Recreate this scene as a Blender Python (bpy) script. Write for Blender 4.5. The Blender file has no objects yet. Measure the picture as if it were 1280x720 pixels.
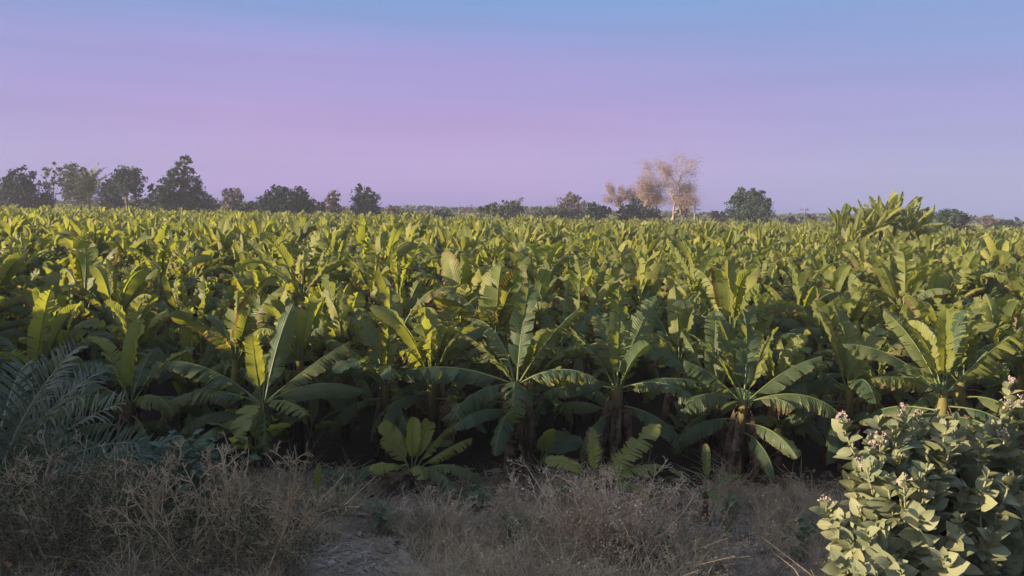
import bpy, math, random
import numpy as np
from mathutils import Matrix, Vector

R = math.radians
SEED = 11
rng = np.random.default_rng(SEED)
random.seed(SEED)
scene = bpy.context.scene
COL = scene.collection

# ------------------------------------------------------------------ camera
CAM_Z = 3.9
FOC = 1004.0                       # focal length in photo pixels (1280 wide)
PITCH, ROLL = R(5.45), R(1.2)
CAM_M = Matrix.Rotation(math.pi / 2 - PITCH, 3, 'X') @ Matrix.Rotation(ROLL, 3, 'Z')
cam_data = bpy.data.cameras.new('camera')
cam = bpy.data.objects.new('camera', cam_data)
COL.objects.link(cam)
cam.location = (0, 0, CAM_Z)
cam.rotation_euler = CAM_M.to_euler()
cam_data.sensor_width = 36.0
cam_data.lens = 36.0 * FOC / 1280.0
cam_data.clip_end = 6000
scene.camera = cam


def at(px, py, y):
    """world point on the pixel's ray at distance y in front"""
    d = CAM_M @ Vector(((px - 640) / FOC, (360 - py) / FOC, -1))
    k = y / d.y
    return Vector((d.x * k, y, CAM_Z + d.z * k))


def ground_z(x, y):
    x = np.asarray(x, float); y = np.asarray(y, float)
    t = np.clip((9.6 - y) / 5.6, 0, 1)
    z = 1.1 * t * t * (3 - 2 * t)
    z = z + 1.1 * np.clip((3.2 - y) / 2.2, 0, 1)
    near = np.clip((60 - y) / 40, 0, 1)
    z = z + near * (0.03 * np.sin(x * 1.7 + 0.6 * np.sin(y * 1.3)) + 0.025 * np.sin(y * 2.9 + x * 0.8)
                    + 0.012 * np.sin(x * 6.1 + y * 2.0) + 0.012 * np.sin(y * 7.3 - x * 3.1))
    return z


def gz(x, y):
    return float(ground_z(x, y))


# ------------------------------------------------------------------ mesh builder (quads only)
class MB:
    def __init__(self):
        self.V, self.Q, self.U, self.W, self.M, self.n = [], [], [], [], [], 0

    def add(self, v, q, u=None, var=(0.5, 0.5), m=0):
        v = np.asarray(v, np.float32).reshape(-1, 3)
        q = np.asarray(q, np.int64).reshape(-1, 4)
        if not len(q):
            return
        self.V.append(v)
        self.Q.append(q + self.n)
        self.U.append(np.zeros((len(v), 2), np.float32) if u is None else np.asarray(u, np.float32))
        w = np.asarray(var, np.float32)
        self.W.append(np.tile(w, (len(v), 1)) if w.ndim == 1 else w)
        self.M.append(np.full(len(q), m, np.int32))
        self.n += len(v)

    def arrays(self):
        return (np.concatenate(self.V), np.concatenate(self.Q), np.concatenate(self.U),
                np.concatenate(self.W), np.concatenate(self.M))

    def mesh(self, name, mats, smooth=True):
        return mesh_from(name, self.arrays(), mats, smooth)

    def obj(self, name, mats, parent=None, smooth=True):
        o = bpy.data.objects.new(name, self.mesh(name, mats, smooth))
        COL.objects.link(o)
        if parent is not None:
            o.parent = parent
        return o


def mesh_from(name, arr, mats, smooth=True):
    V, Q, U, W, M = arr
    me = bpy.data.meshes.new(name)
    me.vertices.add(len(V))
    me.vertices.foreach_set('co', V.astype(np.float32).ravel())
    me.loops.add(len(Q) * 4)
    li = Q.ravel().astype(np.int32)
    me.loops.foreach_set('vertex_index', li)
    me.polygons.add(len(Q))
    me.polygons.foreach_set('loop_start', np.arange(len(Q), dtype=np.int32) * 4)
    me.polygons.foreach_set('loop_total', np.full(len(Q), 4, np.int32))
    if not isinstance(mats, (list, tuple)):
        mats = [mats]
    for mt in mats:
        me.materials.append(mt)
    me.polygons.foreach_set('material_index', M.astype(np.int32))
    me.polygons.foreach_set('use_smooth', np.full(len(Q), smooth))
    for nm, arr2 in (('leafuv', U), ('var', W)):
        l = me.uv_layers.new(name=nm)
        l.data.foreach_set('uv', arr2[li].astype(np.float32).ravel())
    me.update(calc_edges=True)
    me.validate()
    return me


def tag(o, label=None, cat=None, group=None, kind=None):
    if label: o['label'] = label
    if cat: o['category'] = cat
    if group: o['group'] = group
    if kind: o['kind'] = kind
    return o


def empty(name, loc, rz=0.0, sc=1.0):
    o = bpy.data.objects.new(name, None)
    COL.objects.link(o)
    o.empty_display_size = 0.2
    o.location = loc
    o.rotation_euler = (0, 0, rz)
    o.scale = (sc, sc, sc)
    return o


def copy_tree(src, parent=None):
    c = src.copy()
    COL.objects.link(c)
    c.parent = parent
    for ch in list(src.children):
        copy_tree(ch, c)
    return c


def tube(mb, P, rad, sides=5, m=0, var=(0.5, 0.5)):
    P = np.asarray(P, float)
    n = len(P)
    rad = np.broadcast_to(np.asarray(rad, float), (n,))
    T = np.gradient(P, axis=0)
    T /= np.linalg.norm(T, axis=1, keepdims=True) + 1e-9
    ref = np.array([0.31, 0.95, 0.05]) if abs(T[0][1]) < 0.8 else np.array([1.0, 0.1, 0.0])
    A = np.cross(T, ref); A /= np.linalg.norm(A, axis=1, keepdims=True) + 1e-9
    B = np.cross(T, A)
    a = np.linspace(0, 2 * math.pi, sides, endpoint=False)
    ring = A[:, None, :] * np.cos(a)[None, :, None] + B[:, None, :] * np.sin(a)[None, :, None]
    V = P[:, None, :] + ring * rad[:, None, None]
    i = np.arange(n - 1)[:, None] * sides
    j = np.arange(sides)[None, :]
    q = np.stack([i + j, i + (j + 1) % sides, i + sides + (j + 1) % sides, i + sides + j], -1).reshape(-1, 4)
    s = np.concatenate([[0], np.cumsum(np.linalg.norm(np.diff(P, axis=0), axis=1))])
    u = np.stack([np.repeat(s, sides), np.tile(np.arange(sides) / sides, n)], -1)
    mb.add(V.reshape(-1, 3), q, u, var, m)


def segs(mb, A, B, ra, rb, m=0, var=(0.5, 0.5)):
    """many 3 sided twigs at once"""
    A = np.asarray(A, float).reshape(-1, 3); B = np.asarray(B, float).reshape(-1, 3)
    n = len(A)
    if n == 0:
        return
    T = B - A
    T /= np.linalg.norm(T, axis=1, keepdims=True) + 1e-9
    ref = np.where(np.abs(T[:, 2:3]) > 0.8, np.array([[1.0, 0.2, 0]]), np.array([[0.1, 0.2, 1.0]]))
    X = np.cross(T, ref); X /= np.linalg.norm(X, axis=1, keepdims=True) + 1e-9
    Y = np.cross(T, X)
    ra = np.broadcast_to(np.asarray(ra, float), (n,)); rb = np.broadcast_to(np.asarray(rb, float), (n,))
    V = []
    for P, r in ((A, ra), (B, rb)):
        for k in range(3):
            a = k * 2.0944
            V.append(P + (X * math.cos(a) + Y * math.sin(a)) * r[:, None])
    V = np.stack(V, 1).reshape(-1, 3)
    b = np.arange(n)[:, None, None] * 6
    pat = np.array([[0, 1, 4, 3], [1, 2, 5, 4], [2, 0, 3, 5]])[None]
    mb.add(V, (b + pat).reshape(-1, 4), None, var, m)


def quads(mb, C, X, Y, m=0, var=(0.5, 0.5), cup=0.0):
    """many leaf quads: centre C, half axes X, Y (diamond shaped when cup is None)"""
    n = len(C)
    if n == 0:
        return
    V = np.stack([C - Y, C + X, C + Y, C - X], 1).reshape(-1, 3)
    q = np.arange(n * 4).reshape(-1, 4)
    u = np.tile(np.array([[0, .5], [.5, 1], [1, .5], [.5, 0]], np.float32), (n, 1))
    if np.ndim(var) == 2:
        var = np.repeat(var, 4, axis=0)
    mb.add(V, q, u, var, m)


# ------------------------------------------------------------------ materials
class NT:
    def __init__(self, name):
        self.mat = bpy.data.materials.new(name)
        self.mat.use_nodes = True
        self.t = self.mat.node_tree
        self.t.nodes.clear()
        self.out = self.n('ShaderNodeOutputMaterial')

    def n(self, typ, **kw):
        nd = self.t.nodes.new(typ)
        for k, v in kw.items():
            if k.startswith('i_'):
                nd.inputs[k[2:].replace('_', ' ')].default_value = v
            else:
                setattr(nd, k, v)
        return nd

    def l(self, a, b):
        self.t.links.new(a, b)

    def mix(self, fac, a, b, blend='MIX'):
        nd = self.n('ShaderNodeMix', data_type='RGBA', blend_type=blend)
        for sock, v in ((nd.inputs[0], fac), (nd.inputs[6], a), (nd.inputs[7], b)):
            self.put(sock, v)
        return nd.outputs[2]

    def put(self, sock, v):
        if hasattr(v, 'is_output'):
            self.l(v, sock)
        elif isinstance(v, (tuple, list)):
            sock.default_value = tuple(v) + ((1.0,) if len(v) == 3 and len(sock.default_value) == 4 else ())
        else:
            sock.default_value = v

    def math(self, op, a, b=0.0, c=None, clamp=False):
        nd = self.n('ShaderNodeMath', operation=op, use_clamp=clamp)
        self.put(nd.inputs[0], a); self.put(nd.inputs[1], b)
        if c is not None:
            self.put(nd.inputs[2], c)
        return nd.outputs[0]

    def maprange(self, v, a, b, c=0.0, d=1.0):
        nd = self.n('ShaderNodeMapRange')
        nd.clamp = True
        for i, x in enumerate((v, a, b, c, d)):
            self.put(nd.inputs[i], x)
        return nd.outputs[0]

    def uv(self, name):
        nd = self.n('ShaderNodeUVMap'); nd.uv_map = name
        sp = self.n('ShaderNodeSeparateXYZ'); self.l(nd.outputs[0], sp.inputs[0])
        return nd.outputs[0], sp.outputs[0], sp.outputs[1]

    def noise(self, vec, scale, detail=3.0, rough=0.55, dist=0.0):
        nd = self.n('ShaderNodeTexNoise')
        nd.inputs['Scale'].default_value = scale
        nd.inputs['Detail'].default_value = detail
        nd.inputs['Roughness'].default_value = rough
        nd.inputs['Distortion'].default_value = dist
        if vec is not None:
            self.l(vec, nd.inputs['Vector'])
        return nd.outputs['Fac']

    def obj_coord(self):
        return self.n('ShaderNodeTexCoord').outputs['Object']

    def world_coord(self):
        return self.n('ShaderNodeNewGeometry').outputs['Position']

    def bump(self, h, strength=0.4, dist=0.02):
        nd = self.n('ShaderNodeBump')
        nd.inputs['Strength'].default_value = strength
        nd.inputs['Distance'].default_value = dist
        self.l(h, nd.inputs['Height'])
        return nd.outputs[0]

    def surface(self, col, rough=0.6, spec=0.3, trans=0.0, tcol=None, normal=None):
        p = self.n('ShaderNodeBsdfPrincipled')
        self.put(p.inputs['Base Color'], col)
        self.put(p.inputs['Roughness'], rough)
        p.inputs['Specular IOR Level'].default_value = spec
        if normal is not None:
            self.l(normal, p.inputs['Normal'])
        sh = p.outputs[0]
        if trans > 0:
            tr = self.n('ShaderNodeBsdfTranslucent')
            self.put(tr.inputs['Color'], tcol if tcol is not None else col)
            if normal is not None:
                self.l(normal, tr.inputs['Normal'])
            mx = self.n('ShaderNodeMixShader')
            mx.inputs[0].default_value = trans
            self.l(sh, mx.inputs[1]); self.l(tr.outputs[0], mx.inputs[2])
            sh = mx.outputs[0]
        self.l(sh, self.out.inputs['Surface'])
        return self.mat


def mat_banana_leaf():
    t = NT('banana_leaf_green')
    uv, u, v = t.uv('leafuv')
    _, yel, dry = t.uv('var')
    oi = t.n('ShaderNodeObjectInfo')
    pos = t.world_coord()
    rnd = oi.outputs['Random']
    yel2 = t.math('ADD', yel, t.math('MULTIPLY', t.math('SUBTRACT', rnd, 0.5), 0.25), clamp=True)
    n1 = t.noise(pos, 1.6, 3)
    n2 = t.noise(pos, 13.0, 4, 0.6)
    g = t.mix(yel2, (0.034, 0.072, 0.048), (0.29, 0.29, 0.055))
    g = t.mix(t.maprange(n1, 0.3, 0.7, 0.0, 0.45), g, (0.042, 0.080, 0.054))
    # lateral veins
    vv = t.math('ABSOLUTE', t.math('SUBTRACT', v, 0.5))
    ph = t.math('SUBTRACT', t.math('MULTIPLY', u, 150.0), t.math('MULTIPLY', vv, 26.0))
    vein = t.math('MULTIPLY', t.math('ADD', t.math('SINE', ph), 1.0), 0.5)
    g = t.mix(t.math('MULTIPLY', vein, 0.10), g, (0.16, 0.19, 0.07))
    # dull, bleached blotches
    g = t.mix(t.maprange(n2, 0.5, 0.8, 0.0, 0.4), g, (0.15, 0.16, 0.08))
    # paler waxy underside
    geo = t.n('ShaderNodeNewGeometry')
    g = t.mix(t.math('MULTIPLY', geo.outputs['Backfacing'], 0.40), g, (0.095, 0.135, 0.078))
    # brown torn margin
    edge = t.math('ADD', t.math('MULTIPLY', vv, 2.0), t.math('MULTIPLY', t.math('SUBTRACT', n2, 0.5), 0.7))
    thr = t.math('SUBTRACT', 1.12, t.math('MULTIPLY', dry, 0.42))
    e = t.maprange(t.math('SUBTRACT', edge, thr), -0.06, 0.10)
    g = t.mix(e, g, (0.19, 0.125, 0.062))
    tc = t.mix(0.6, g, (0.44, 0.46, 0.03))
    tc = t.mix(e, tc, (0.20, 0.11, 0.03))
    h = t.math('ADD', vein, t.math('MULTIPLY', n2, 0.8))
    nb = t.bump(h, 0.35, 0.012)
    return t.surface(g, t.maprange(n2, 0.3, 0.7, 0.36, 0.6), 0.35, 0.48, tc, nb)


def mat_simple(name, c1, c2, scale=8.0, rough=0.75, spec=0.2, trans=0.0, tcol=None, bump=0.4, bdist=0.02, c3=None, use_var=0.0, var_col=None):
    t = NT(name)
    pos = t.world_coord()
    n = t.noise(pos, scale, 4, 0.6)
    c = t.mix(t.maprange(n, 0.32, 0.68), c1, c2)
    if c3 is not None:
        n3 = t.noise(pos, scale * 0.23, 3)
        c = t.mix(t.maprange(n3, 0.45, 0.7), c, c3)
    if use_var:
        _, a, b = t.uv('var')
        c = t.mix(t.math('MULTIPLY', a, use_var), c, var_col)
    return t.surface(c, rough, spec, trans, tcol, t.bump(n, bump, bdist) if bump else None)


def mat_stem():
    t = NT('banana_stem')
    uv, u, v = t.uv('leafuv')
    pos = t.world_coord()
    mp = t.n('ShaderNodeMapping'); mp.inputs['Scale'].default_value = (14, 14, 2.2)
    t.l(pos, mp.inputs[0])
    n = t.noise(mp.outputs[0], 1.0, 5, 0.65, 0.4)
    n2 = t.noise(pos, 5.0, 3)
    c = t.mix(t.maprange(n, 0.35, 0.65), (0.022, 0.016, 0.012), (0.075, 0.052, 0.032))
    c = t.mix(t.maprange(u, 0.75, 1.25, 0.0, 0.75), c, t.mix(n2, (0.10, 0.12, 0.03), (0.22, 0.17, 0.06)))
    return t.surface(c, 0.7, 0.2, 0, None, t.bump(n, 0.7, 0.03))


def mat_midrib():
    t = NT('banana_midrib')
    uv, u, v = t.uv('leafuv')
    n = t.noise(t.world_coord(), 18.0, 3)
    c = t.mix(n, (0.06, 0.09, 0.03), (0.13, 0.15, 0.05))
    return t.surface(c, 0.45, 0.35)


M_LEAF = mat_banana_leaf()
M_RIB = mat_midrib()
M_STEM = mat_stem()
M_DEAD = mat_simple('dead_banana_leaf', (0.105, 0.072, 0.052), (0.225, 0.162, 0.115), 22.0, 0.85, 0.1, 0.18, (0.16, 0.09, 0.04), 0.6, 0.02, (0.035, 0.025, 0.020))
BAN = [M_LEAF, M_RIB, M_STEM, M_DEAD]


# ------------------------------------------------------------------ banana leaf
def leaf_into(mb, base, az, L, W, elev, bend, fold=0.2, droop=0.5, tear=0.25, pet=0.22, n=20, m=3,
              twist=0.0, side=0.0, var=(0.3, 0.3), rg=rng, mats=(0, 1), rib=1.0, sides=5, power=1.5, crinkle=1.0):
    npet = 3
    s = np.concatenate([np.linspace(0, pet, npet, endpoint=False), pet + np.linspace(0, L, n + 1)])
    tot = pet + L
    x = s / tot
    e = elev - bend * x ** power
    a = az + side * x ** 2
    T = np.stack([np.cos(e) * np.cos(a), np.cos(e) * np.sin(a), np.sin(e)], -1)
    ds = np.diff(s)[:, None]
    P = np.concatenate([[np.zeros(3)], np.cumsum((T[:-1] + T[1:]) * 0.5 * ds, axis=0)]) + np.asarray(base)[None]
    S = np.stack([-np.sin(a), np.cos(a), np.zeros_like(a)], -1)
    N = np.cross(T, S)
    tw = twist * x
    S2 = S * np.cos(tw)[:, None] + N * np.sin(tw)[:, None]
    N2 = np.cross(T, S2)
    Pb, Tb, Sb, Nb = P[npet:], T[npet:], S2[npet:], N2[npet:]
    t = np.linspace(0, 1, n + 1)
    w = 0.5 * W * (1 - np.exp(-t * 11)) ** 0.9 * (1 - t ** 8) ** 0.75 * (1 - 0.10 * t)
    w[-1] = 0.004
    h = L / n
    wob = rg.uniform(0, 6.28)
    for sgn in (1, -1):
        cuts = [0] + [k for k in range(1, n) if rg.random() < tear] + [n]
        for a0, b0 in zip(cuts[:-1], cuts[1:]):
            torn = min(1.0, tear * 2.2)
            df = rg.normal(0, 0.24) * torn
            dd = abs(rg.normal(0, 0.4)) * torn
            sh = 1.0 - abs(rg.normal(0, 0.10)) * torn
            ks = np.arange(a0, b0 + 1)
            wk = w[ks] * sh
            f0 = fold + df + 0.10 * np.sin(ks * 1.1 + wob + sgn) * crinkle
            rip = np.where(ks % 2 == 0, 1, -1) * 0.11 * crinkle
            pos = Pb[ks].copy()
            rows = [pos.copy()]
            for j in range(1, m + 1):
                v = (j - 0.5) / m
                f = f0 - (droop + dd) * v + rip * v * 1.6
                B = Sb[ks] * (sgn * np.cos(f))[:, None] + Nb[ks] * np.sin(f)[:, None]
                pos = pos + (B * 0.96 + Tb[ks] * 0.28) * (wk / m)[:, None]
                r = pos.copy()
                g = h * (0.10 + 0.22 * torn * rg.random()) * (j / m)
                if a0 > 0:
                    r[0] += Tb[a0] * g
                if b0 < n:
                    r[-1] -= Tb[b0] * g
                rows.append(r)
            V = np.stack(rows, 1)
            K = len(ks)
            i = np.arange(K - 1)[:, None] * (m + 1)
            j = np.arange(m)[None, :]
            q = np.stack([i + j, i + m + 1 + j, i + m + 2 + j, i + j + 1], -1).reshape(-1, 4)
            if sgn < 0:
                q = q[:, ::-1]
            uu = np.repeat(t[ks] * L, m + 1)
            vv = 0.5 + sgn * 0.5 * np.tile(np.arange(m + 1) / m, K)
            mb.add(V.reshape(-1, 3), q, np.stack([uu, vv], -1), var, mats[0])
    if rib:
        r = (0.017 * (1 - x) ** 0.9 + 0.0025) * rib * max(0.6, min(1.1, L / 1.4))
        tube(mb, P - N2 * r[:, None] * 0.35, r, sides, mats[1], var)
    return P[-1]


def stem_into(mb, h, r0, r1, lean=(0, 0), n=9, sides=10, rg=rng, m=2):
    z = np.linspace(-0.05, h, n)
    k = np.clip(z / h, 0, 1)
    P = np.stack([lean[0] * k ** 1.5, lean[1] * k ** 1.5, z], -1)
    rr = r0 + (r1 - r0) * k + 0.010 * np.sin(k * 19 + rg.uniform(0, 6)) + 0.05 * np.exp(-k * 14)
    tube(mb, P, rr, sides, m)


def dead_leaf_into(mb, base, az, L, rg=rng, n=12, m=2, elev=-0.9, mi=3):
    leaf_into(mb, base, az, L, rg.uniform(0.20, 0.40), elev, 0.75, fold=-0.9, droop=0.9, tear=0.4, pet=0.12, n=n, m=m,
              twist=rg.uniform(-1.2, 1.2), side=rg.uniform(-0.4, 0.4), rg=rg, mats=(mi, mi), rib=0.6, sides=4, power=0.5, crinkle=2.2)


def random_leaves(rg, nl, upright=1.0, size=1.0, old=0):
    out = []
    a0 = rg.uniform(0, 6.28)
    for i in range(nl):
        g = i / (nl - 1)
        elev = R(88 - 44 * g ** 1.1 * (2 - upright) + rg.normal(0, 8))
        bend = R(rg.choice([12, 30, 75], p=[.4, .3, .3]) * (1 - g) + 72 * g + abs(rg.normal(0, 18)))
        L = size * (0.92 + 0.28 * math.sin(math.pi * min(1, g + 0.25)) + rg.normal(0, 0.12))
        W = size * rg.uniform(0.38, 0.60)
        fold = rg.choice([0.75, -0.75], p=[.45, .55]) * (1 - g) - 0.6 * g + rg.normal(0, 0.25)
        out.append(dict(az=a0 + i * 2.4 + rg.normal(0, 0.35), elev=elev, bend=bend, L=L, W=W, fold=fold,
                        droop=0.3 + 0.7 * g + abs(rg.normal(0, 0.25)), tear=float(np.clip(0.18 + 0.5 * g + rg.normal(0, 0.24), 0.03, 0.85)),
                        twist=rg.normal(0, 0.8), side=rg.normal(0, 0.4), power=float(rg.uniform(1.3, 3.6)),
                        var=(float(np.clip(0.82 - 0.58 * g + rg.normal(0, 0.26), 0, 1)), float(np.clip(0.15 + 0.7 * g + rg.normal(0, 0.28), 0, 1)))))
    for i in range(old):
        out.append(dict(az=a0 + 0.6 + i * 6.28 / old + rg.normal(0, 0.5), elev=R(rg.uniform(-5, 30)), bend=R(rg.uniform(55, 95)), L=size * rg.uniform(0.95, 1.3),
                        W=size * rg.uniform(0.4, 0.52), fold=-0.5 + rg.normal(0, .2), droop=0.6, tear=rg.uniform(.15, .5), twist=rg.normal(0, .5), side=rg.normal(0, .4),
                        dz=-rg.uniform(0.12, 0.42), var=(float(rg.uniform(0, .2)), float(rg.uniform(.2, .8)))))
    return out


def build_banana(name, hs, leaves, r0=0.105, lean=(0, 0), ndead=3, rg=rng, n=22, m=3, sides=10, loc=(0, 0, 0), shoots=0):
    root = empty(name, loc)
    sb = MB(); stem_into(sb, hs, r0, r0 * 0.62, lean, rg=rg, sides=sides)
    sb.obj('pseudostem', BAN, root)
    top = np.array([lean[0], lean[1], hs])
    for lf in leaves:
        mb = MB()
        d = dict(lf)
        az = d.pop('az')
        off = np.array([math.cos(az), math.sin(az), 0]) * r0 * 0.38
        dz = d.pop('dz', 0.0)
        dead = d.pop('dead', False)
        if dead:
            d['mats'] = (3, 3)
        leaf_into(mb, top + off + np.array([0, 0, dz - 0.04]), az, rg=rg, n=d.pop('n', n), m=m, **d)
        mb.obj('dead_leaf' if dead else 'leaf', BAN, root)
    a0 = rg.uniform(0, 6.28)
    for k in range(ndead):
        az = a0 + k * 6.28 / max(1, ndead) + rg.normal(0, 0.4)
        mb = MB()
        zz = hs * rg.uniform(0.55, 1.0)
        kk = (zz / hs) ** 1.5
        dead_leaf_into(mb, np.array([lean[0] * kk + math.cos(az) * r0 * .9, lean[1] * kk + math.sin(az) * r0 * .9, zz]), az,
                       min(zz * 0.95, rg.uniform(0.6, 1.25)), rg)
        mb.obj('dead_leaf', BAN, root)
    for k in range(shoots):
        az = rg.uniform(0, 6.28); mb = MB()
        p0 = np.array([math.cos(az), math.sin(az), 0]) * rg.uniform(.28, .45)
        h2 = rg.uniform(.15, .5)
        tube(mb, [p0, p0 + [0, 0, h2 * .5], p0 + [0, 0, h2]], [.05, .042, .03], 6, 2)
        for q in range(5):
            leaf_into(mb, p0 + [0, 0, h2 - .03], az + q * 2.4, rg.uniform(.5, .85), rg.uniform(.2, .32), R(rg.uniform(35, 80)), R(rg.uniform(20, 80)), fold=rg.uniform(-.4, .3),
                      tear=.15, rg=rg, n=9, m=2, var=(rg.uniform(0, .45), rg.uniform(0, .5)), twist=rg.normal(0, .4))
        mb.obj('side_shoot', BAN, root)
    return root


def LF(az, elev, bend, L, W=0.48, fold=-0.3, droop=0.5, tear=0.2, yel=0.3, dry=0.3, **kw):
    d = dict(az=R(az), elev=R(elev), bend=R(bend), L=L, W=W, fold=fold, droop=droop, tear=tear, var=(yel, dry))
    h = math.sin(az * 12.9898 + elev * 78.233 + L * 37.7) * 43758.5453
    h1, h2, h3 = h % 1.0, (h * 7.13) % 1.0, (h * 3.77) % 1.0
    d['twist'] = (h1 - .5) * (2.4 if elev > 50 else 0.8)
    d['side'] = (h2 - .5) * (0.9 if elev > 50 else 0.3)
    if elev > 50:
        d['fold'] = fold + (0.55 if h3 > .35 else -.3)
        d['W'] = W * (0.82 + .18 * h3)
        d['L'] = L * (0.84 + .12 * h2)
        d['bend'] = R(bend + 38 * h2 * h2)
    if elev <= 50:
        d['W'] = W * 1.14
        d['L'] = L * (0.86 + .12 * h1)
        d['bend'] = R(bend + 26 * (h2 - .4))
        d['az'] = R(az + 16 * (h3 - .5))
    d['tear'] = min(.8, tear * 1.6 + .10)
    d.update(kw)
    return d


GB = 'banana plants of the plantation'


def front_plant(px, pyc, y, leaves, label, ndead=3, r0=0.10, leanx=0.0, name='banana_plant', seed=0):
    rg = np.random.default_rng(100 + seed)
    top = at(px, pyc, y)
    x0 = top.x - leanx
    z0 = gz(x0, y)
    extra = []
    for k in range(4):
        extra.append(dict(az=R(rg.uniform(20, 340)), elev=R(rg.uniform(-5, 20)), bend=R(rg.uniform(50, 90)), L=rg.uniform(.8, 1.15), W=rg.uniform(.36, .48), fold=-.5, droop=.6,
                          tear=rg.uniform(.15, .4), dz=-rg.uniform(.15, .45), var=(rg.uniform(0, .15), rg.uniform(.2, .7)), twist=rg.normal(0, .3)))
    o = build_banana(name, top.z - z0, leaves + extra, r0, (leanx, 0), ndead + 7, rg, loc=(x0, y, z0), shoots=int(seed % 2))
    tag(o, label, 'banana plant', GB)
    return o


placed = []          # (x, y) of every plant, for spacing


def FP(px, pyc, y, *a, **k):
    o = front_plant(px, pyc, y, *a, **k)
    placed.append((o.location.x, o.location.y))
    return o


# ------------------------------------------------------------------ the front row, read from the photo left to right
FP(45, 470, 12.6, [
    LF(75, 86, 12, 1.35, 0.50, 0.5, 0.3, 0.05, 0.85, 0.1), LF(30, 72, 20, 1.3, 0.46, 0.4, 0.3, 0.1, 0.7, 0.1),
    LF(160, 55, 50, 1.35, 0.5, -0.3, 0.6, 0.3, 0.1, 0.3), LF(330, 45, 70, 1.3, 0.5, -0.4, 0.6, 0.3, 0.2, 0.4),
    LF(220, 50, 70, 1.3, 0.5, -0.4, 0.6, 0.25, 0.1, 0.3), LF(110, 60, 30, 1.3, 0.5, 0.1, 0.5, 0.2, 0.5, 0.2),
    LF(0, 30, 60, 1.3, 0.5, -0.5, 0.6, 0.3, 0.1, 0.4), LF(265, 60, 90, 1.2, 0.5, -0.2, 0.6, 0.3, 0.15, 0.3)],
   'banana plant with tall yellow green upright leaves, right behind the young date palm', seed=1)
FP(163, 500, 12.0, [
    LF(80, 88, 8, 1.15, 0.50, 0.45, 0.3, 0.04, 0.95, 0.1), LF(150, 66, 25, 1.15, 0.45, 0.3, 0.3, 0.15, 0.8, 0.1),
    LF(20, 60, 40, 1.15, 0.48, 0.0, 0.5, 0.3, 0.35, 0.3), LF(180, 35, 60, 1.2, 0.5, -0.5, 0.6, 0.3, 0.15, 0.5),
    LF(320, 30, 70, 1.1, 0.46, -0.5, 0.6, 0.35, 0.1, 0.5), LF(245, 35, 95, 1.1, 0.46, -0.5, 0.6, 0.3, 0.1, 0.4),
    LF(95, 45, 40, 1.2, 0.5, -0.2, 0.5, 0.3, 0.3, 0.3), LF(355, 20, 60, 1.0, 0.45, -0.6, 0.6, 0.3, 0.1, 0.5)],
   'short banana plant, its erect glowing leaf just right of the palm fronds', seed=2)
FP(328, 500, 11.4, [
    LF(130, 70, 10, 0.95, 0.42, 0.25, 0.2, 0.05, 1.0, 0.15, twist=0.5),
    LF(55, 76, 12, 1.50, 0.52, 0.1, 0.3, 0.08, 0.05, 0.2), LF(178, 40, 52, 1.35, 0.52, -0.55, 0.55, 0.22, 0.08, 0.35),
    LF(195, 24, 62, 1.15, 0.46, -0.6, 0.6, 0.4, 0.12, 0.7), LF(22, 40, 8, 1.35, 0.42, -0.6, 0.4, 0.3, 0.35, 0.6),
    LF(-8, 30, 46, 1.35, 0.46, -0.75, 0.5, 0.2, 0.15, 0.3), LF(262, 10, 80, 0.95, 0.34, 0.3, 0.3, 0.08, 0.95, 0.2, twist=0.6),
    LF(318, 20, 45, 0.95, 0.40, -0.2, 0.4, 0.15, 0.4, 0.2), LF(290, 0, 75, 1.0, 0.4, -0.6, 0.5, 0.35, 0.25, 0.5),
    LF(100, 55, 40, 1.3, 0.5, -0.1, 0.5, 0.25, 0.3, 0.3)],
   'banana plant with glowing yellow leaf, two leaves arching right, behind dry bushes', seed=3)
FP(482, 478, 12.2, [
    LF(85, 84, 14, 1.5, 0.52, 0.3, 0.4, 0.2, 0.5, 0.6), LF(125, 66, 25, 1.45, 0.5, 0.0, 0.5, 0.35, 0.4, 0.7),
    LF(165, 52, 45, 1.35, 0.5, -0.5, 0.6, 0.4, 0.4, 0.7), LF(200, 42, 70, 1.25, 0.5, -0.5, 0.6, 0.25, 0.0, 0.3),
    LF(245, 52, 80, 1.25, 0.52, -0.1, 0.5, 0.15, 0.0, 0.2), LF(285, 52, 85, 1.2, 0.52, -0.1, 0.5, 0.15, 0.0, 0.2),
    LF(335, 42, 75, 1.25, 0.5, -0.5, 0.6, 0.25, 0.0, 0.3), LF(15, 48, 25, 1.45, 0.44, -0.7, 0.5, 0.45, 0.35, 0.7),
    LF(50, 64, 30, 1.45, 0.5, -0.2, 0.5, 0.3, 0.3, 0.5), LF(100, 40, 60, 1.3, 0.5, -0.4, 0.6, 0.4, 0.4, 0.6)],
   'banana plant with a fan of dark leaf stalks, next left of the central plant', r0=0.09, ndead=4, seed=4)
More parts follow.
